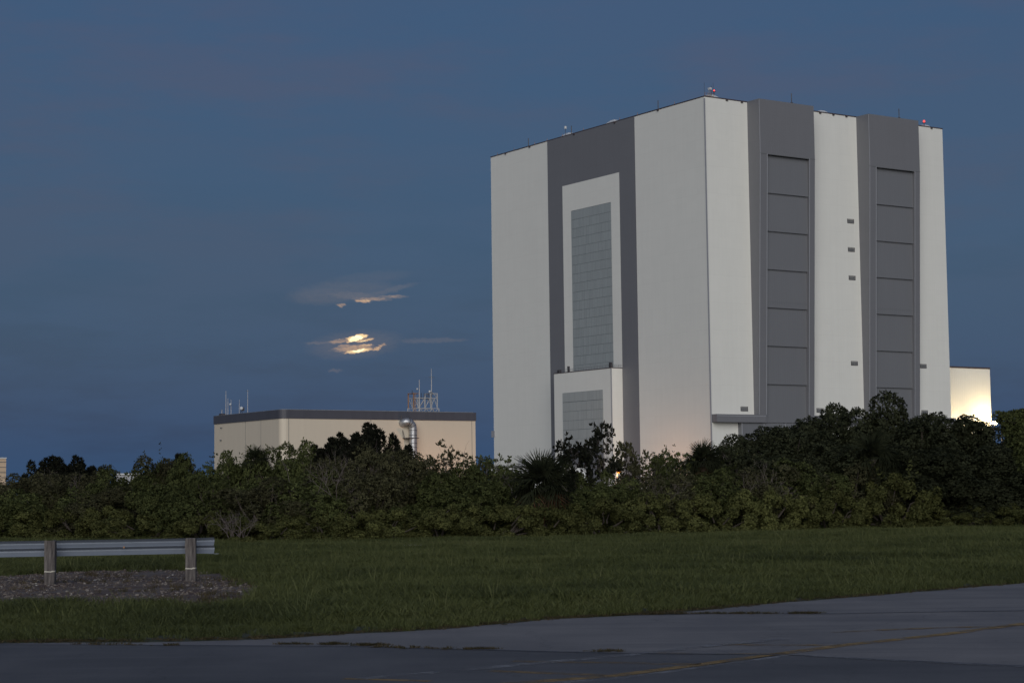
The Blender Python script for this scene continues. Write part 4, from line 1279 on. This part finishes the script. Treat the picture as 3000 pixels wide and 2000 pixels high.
def grass_mat(name, cols):
    m, nt, p = mat(name)
    rn = N(nt, 'ShaderNodeAttribute', attribute_type='INSTANCER', attribute_name='tint').outputs['Fac']
    isl = N(nt, 'ShaderNodeNewGeometry').outputs['Random Per Island']
    k = M(nt, 'ADD', M(nt, 'MULTIPLY', rn, .68), M(nt, 'MULTIPLY', isl, .32))
    c = RAMP(nt, k, [(i / (len(cols) - 1), q) for i, q in enumerate(cols)])
    nt.links.new(c, p.inputs['Base Color']); p.inputs['Roughness'].default_value = .6
    p.inputs['Specular IOR Level'].default_value = .2
    tl = N(nt, 'ShaderNodeBsdfTranslucent'); nt.links.new(c, tl.inputs[0])
    mx = N(nt, 'ShaderNodeMixShader'); mx.inputs[0].default_value = .2
    nt.links.new(p.outputs[0], mx.inputs[1]); nt.links.new(tl.outputs[0], mx.inputs[2])
    nt.links.new(mx.outputs[0], nt.nodes['Material Output'].inputs[0])
    return m
GRASS = grass_mat('grass_blade', [(.032, .039, .016), (.050, .061, .022), (.071, .084, .029), (.094, .107, .038), (.118, .122, .055)])
DRYG = grass_mat('dry_blade', [(.030, .032, .016), (.060, .050, .024), (.085, .064, .036)])
def clump(seed, n, h, r, mat_, lean=.5, w=.006):
    rg = np.random.default_rng(seed)
    V, Fq = [], []
    for i in range(n):
        an = rg.uniform(0, 6.283); q = r * math.sqrt(rg.uniform())
        p = np.array([q * math.cos(an), q * math.sin(an), 0])
        a2 = an + rg.normal() * .9
        d = np.array([math.cos(a2), math.sin(a2), 0]); sd = np.array([-d[1], d[0], 0])
        a3 = rg.uniform(0, 6.283); sd = np.array([math.cos(a3), math.sin(a3), 0])
        hh = h * rg.uniform(.5, 1.15); ll = lean * rg.uniform(.3, 1.2)
        prev = None
        for k in range(4):
            f = k / 3
            c = p + d * hh * ll * f ** 2 + np.array([0, 0, hh * (f - .28 * ll * f ** 2)])
            ww = w * (1 - f) ** .7 + .001
            if prev is not None:
                m = len(V); V += [prev[0], prev[1], c + sd * ww, c - sd * ww]; Fq.append((m, m + 1, m + 2, m + 3))
            prev = (c - sd * ww, c + sd * ww)
    return np_mesh('clump', np.array(V), np.array(Fq), mat_)
def scatter(name, P, scale, tint, meshes, label, cat, seed):
    """one object: a point cloud of instances through geometry nodes"""
    rg = np.random.default_rng(seed)
    n = len(P)
    me = bpy.data.meshes.new(name)
    me.vertices.add(n); me.vertices.foreach_set('co', np.asarray(P, np.float32).ravel())
    def attr(nm, ty, a, key='value'):
        at_ = me.attributes.new(nm, ty, 'POINT'); at_.data.foreach_set(key, np.asarray(a, np.float32 if ty != 'INT' else np.int32).ravel())
    attr('sc', 'FLOAT', scale); attr('tint', 'FLOAT', tint); attr('rz', 'FLOAT', rg.uniform(0, 6.283, n)); attr('pick', 'INT', rg.integers(0, len(meshes), n))
    me.materials.append(meshes[0].materials[0])
    coll = bpy.data.collections.new(name + '_pieces')
    for i, q in enumerate(meshes):
        coll.objects.link(bpy.data.objects.new('%s_piece' % name, q))
    ng = bpy.data.node_groups.new(name, 'GeometryNodeTree')
    ng.interface.new_socket('Geometry', in_out='INPUT', socket_type='NodeSocketGeometry')
    ng.interface.new_socket('Geometry', in_out='OUTPUT', socket_type='NodeSocketGeometry')
    gi = ng.nodes.new('NodeGroupInput'); go = ng.nodes.new('NodeGroupOutput')
    ci = ng.nodes.new('GeometryNodeCollectionInfo'); ci.inputs['Collection'].default_value = coll
    ci.inputs['Separate Children'].default_value = True; ci.inputs['Reset Children'].default_value = True
    io = ng.nodes.new('GeometryNodeInstanceOnPoints'); io.inputs['Pick Instance'].default_value = True
    def na(nm, ty):
        a = ng.nodes.new('GeometryNodeInputNamedAttribute'); a.data_type = ty; a.inputs[0].default_value = nm
        return a.outputs[0]
    cx_ = ng.nodes.new('ShaderNodeCombineXYZ'); ng.links.new(na('rz', 'FLOAT'), cx_.inputs[2])
    ng.links.new(gi.outputs[0], io.inputs['Points']); ng.links.new(ci.outputs[0], io.inputs['Instance'])
    ng.links.new(na('pick', 'INT'), io.inputs['Instance Index']); ng.links.new(cx_.outputs[0], io.inputs['Rotation'])
    ng.links.new(na('sc', 'FLOAT'), io.inputs['Scale'])
    ng.links.new(io.outputs[0], go.inputs[0])
    o = bpy.data.objects.new(name, me)
    COL.objects.link(o)
    md = o.modifiers.new('scatter', 'NODES'); md.node_group = ng
    tag(o, label, cat, kind='stuff')
    return o
def vnoise(q, s, seed):
    """smooth value noise on 2-D points"""
    rg = np.random.default_rng(seed); T = rg.uniform(size=(64, 64))
    x, y = q[:, 0] / s, q[:, 1] / s
    xi, yi = np.floor(x).astype(int), np.floor(y).astype(int)
    fx, fy = x - xi, y - yi
    fx, fy = fx * fx * (3 - 2 * fx), fy * fy * (3 - 2 * fy)
    g = lambda a, b: T[a % 64, b % 64]
    return (g(xi, yi) * (1 - fx) + g(xi + 1, yi) * fx) * (1 - fy) + (g(xi, yi + 1) * (1 - fx) + g(xi + 1, yi + 1) * fx) * fy
# grass field: from the paving to the foot of the thicket
rg = np.random.default_rng(9)
n = 60000
u = rg.uniform(size=n)
Yq = np.sqrt(21.8 ** 2 + u * (82 ** 2 - 21.8 ** 2))
Xq = rg.uniform(-.31, .31, n) * Yq
Q = np.stack([Xq, Yq], 1)
ex = np.array([p[0] for p in EDGE]); ey = np.array([p[1] for p in EDGE])
edge_y = np.interp(Q[:, 0], ex, ey)
keep = Q[:, 1] > edge_y + .06 + .12 * vnoise(Q, .6, 3)
keep &= ~in_poly(Q + rg.normal(size=Q.shape) * np.array([.16, .5]), np.array(PATCH))
Q = Q[keep]; edge_y = edge_y[keep]
h = .55 + .9 * vnoise(Q, 2.2, 1) * .6 + .5 * vnoise(Q, .7, 2)
near = np.clip((Q[:, 1] - edge_y) / 2.2, 0, 1)
h *= .55 + .45 * near
h *= np.where((Q[:, 0] < -3.0) & (Q[:, 1] < 37), .72, 1.0)
dead_strip = (Q[:, 1] > 40.8) & (Q[:, 1] < 46) & (Q[:, 0] < -5.5)
tint = np.clip(-.12 + .62 * vnoise(Q, 4.3, 4) + .42 * vnoise(Q * np.array([1, .5]), 1.5, 6) + .32 * vnoise(Q, .6, 5) + rg.normal(size=len(Q)) * .07, 0, 1)
dd = Q[:, 1] - edge_y
tint = np.clip(tint + .30 * np.exp(-((dd - 2.2) / 1.6) ** 2) * vnoise(Q, 2.0, 31) - .16 * np.exp(-((dd - 12) / 7) ** 2), 0, 1)
tint = np.where(near < .25, tint * .7 + .05, tint)
Gm = [clump(i, 34, .20, .15, GRASS, .8, .0075) for i in range(5)]
scatter('grass', np.c_[Q, np.zeros(len(Q))], h, tint, Gm, 'uneven dark green grass bank between the paving and the thicket', 'grass', 1)
# taller seed stalks here and there
n = 2600
Yq = np.sqrt(25 ** 2 + rg.uniform(size=n) * (78 ** 2 - 25 ** 2)); Xq = rg.uniform(-.3, .3, n) * Yq
Q = np.stack([Xq, Yq], 1)
Q = Q[(Q[:, 1] > np.interp(Q[:, 0], ex, ey) + .8) & ~in_poly(Q, np.array(PATCH))]
scatter('tall_grass', np.c_[Q, np.zeros(len(Q))], rg.uniform(.6, 1.1, len(Q)), rg.uniform(.4, 1, len(Q)), [clump(60 + i, 7, .42, .10, GRASS, .45, .006) for i in range(3)], 'taller grass stalks standing above the grass bank', 'tall grass', 2)
# dry fringe along the paving and in the joint
P = []
for L_, nn, sd, offy in ((EDGE[2:-2], 900, .10, .10), (JOINT_L[1:-1], 260, .05, .0)):
    L2 = [np.array(p) for p in L_]
    for i in range(nn):
        k = rg.integers(len(L2) - 1); t = rg.uniform()
        q = L2[k] * (1 - t) + L2[k + 1] * t + rg.normal(size=2) * sd + np.array([0, offy])
        if offy == 0 and q[0] > 1.2: continue
        if offy == 0 and vnoise(q[None] * 1., .45, 8)[0] < .60: continue
        P.append(q)
L2 = [np.array(p) for p in gp((1780, 1803), (2000, 1798), (2400, 1797.5))]
for i in range(170):
    k = rg.integers(len(L2) - 1); t = rg.uniform(); P.append(L2[k] * (1 - t) + L2[k + 1] * t + rg.normal(size=2) * .03)
for cx_, cy_, nn in ((1090, 1891, 34), (960, 1888, 26), (860, 1888, 20), (1400, 1902, 22), (1780, 1909, 16)):
    c = ground_pt(cx_, cy_)[:2]
    P += list(c + rg.normal(size=(nn, 2)) * np.array([.10, .03]))
P = np.array(P)
scatter('weeds', np.c_[P, np.full(len(P), .01)], rg.uniform(.25, .8, len(P)), rg.uniform(0, 1, len(P)), [clump(80 + i, 22, .055, .10, DRYG, 1.2, .006) for i in range(3)], 'dry weeds along the paving edge and in the road joint', 'weeds', 3)
Q = rand_in_poly(rg, [tuple(p) for p in PATCH], 8500)
Q = Q[vnoise(Q, .9, 12) + .35 * vnoise(Q, .3, 13) > .42]
scatter('shell_gravel', np.c_[Q, np.full(len(Q), .01)], .008 + .030 * rg.uniform(size=len(Q)) ** 5 + .009 * rg.uniform(size=len(Q)), rg.uniform(size=len(Q)) ** 1.8, [stone_mesh(i) for i in range(4)], 'pale broken shell and stones on the bare ground under the guardrail', 'gravel', 4)
Q = rand_in_poly(rg, [tuple(p) for p in PATCH], 900)
Q = Q[vnoise(Q, 1.3, 22) > .52]
scatter('weed_tufts', np.c_[Q, np.full(len(Q), .01)], rg.uniform(.4, 1.0, len(Q)), rg.uniform(.3, 1, len(Q)), [clump(90 + i, 18, .14, .1, DRYG, .9, .006) for i in range(2)], 'rusty brown weed tufts on the bare shell ground', 'weeds', 5)
# a pale kerb showing through the far grass
KERB = simple('kerb_concrete', (.27, .27, .26), .9, 0, .3, 3)
kp = gp((1180, 1609), (1262, 1608), (1345, 1606.5))
kb = MB()
for i in range(2):
    (x0, y0), (x1, y1) = kp[i], kp[i + 1]
    kb.add([(x0, y0, 0), (x1, y1, 0), (x1, y1 + .3, 0), (x0, y0 + .3, 0), (x0, y0, .14), (x1, y1, .14), (x1, y1 + .3, .14), (x0, y0 + .3, .14)],
           [(0, 1, 5, 4), (1, 2, 6, 5), (2, 3, 7, 6), (3, 0, 4, 7), (4, 5, 6, 7)])
tag(kb.build('kerb', KERB), 'pale concrete kerb half sunk in the far grass', 'kerb')
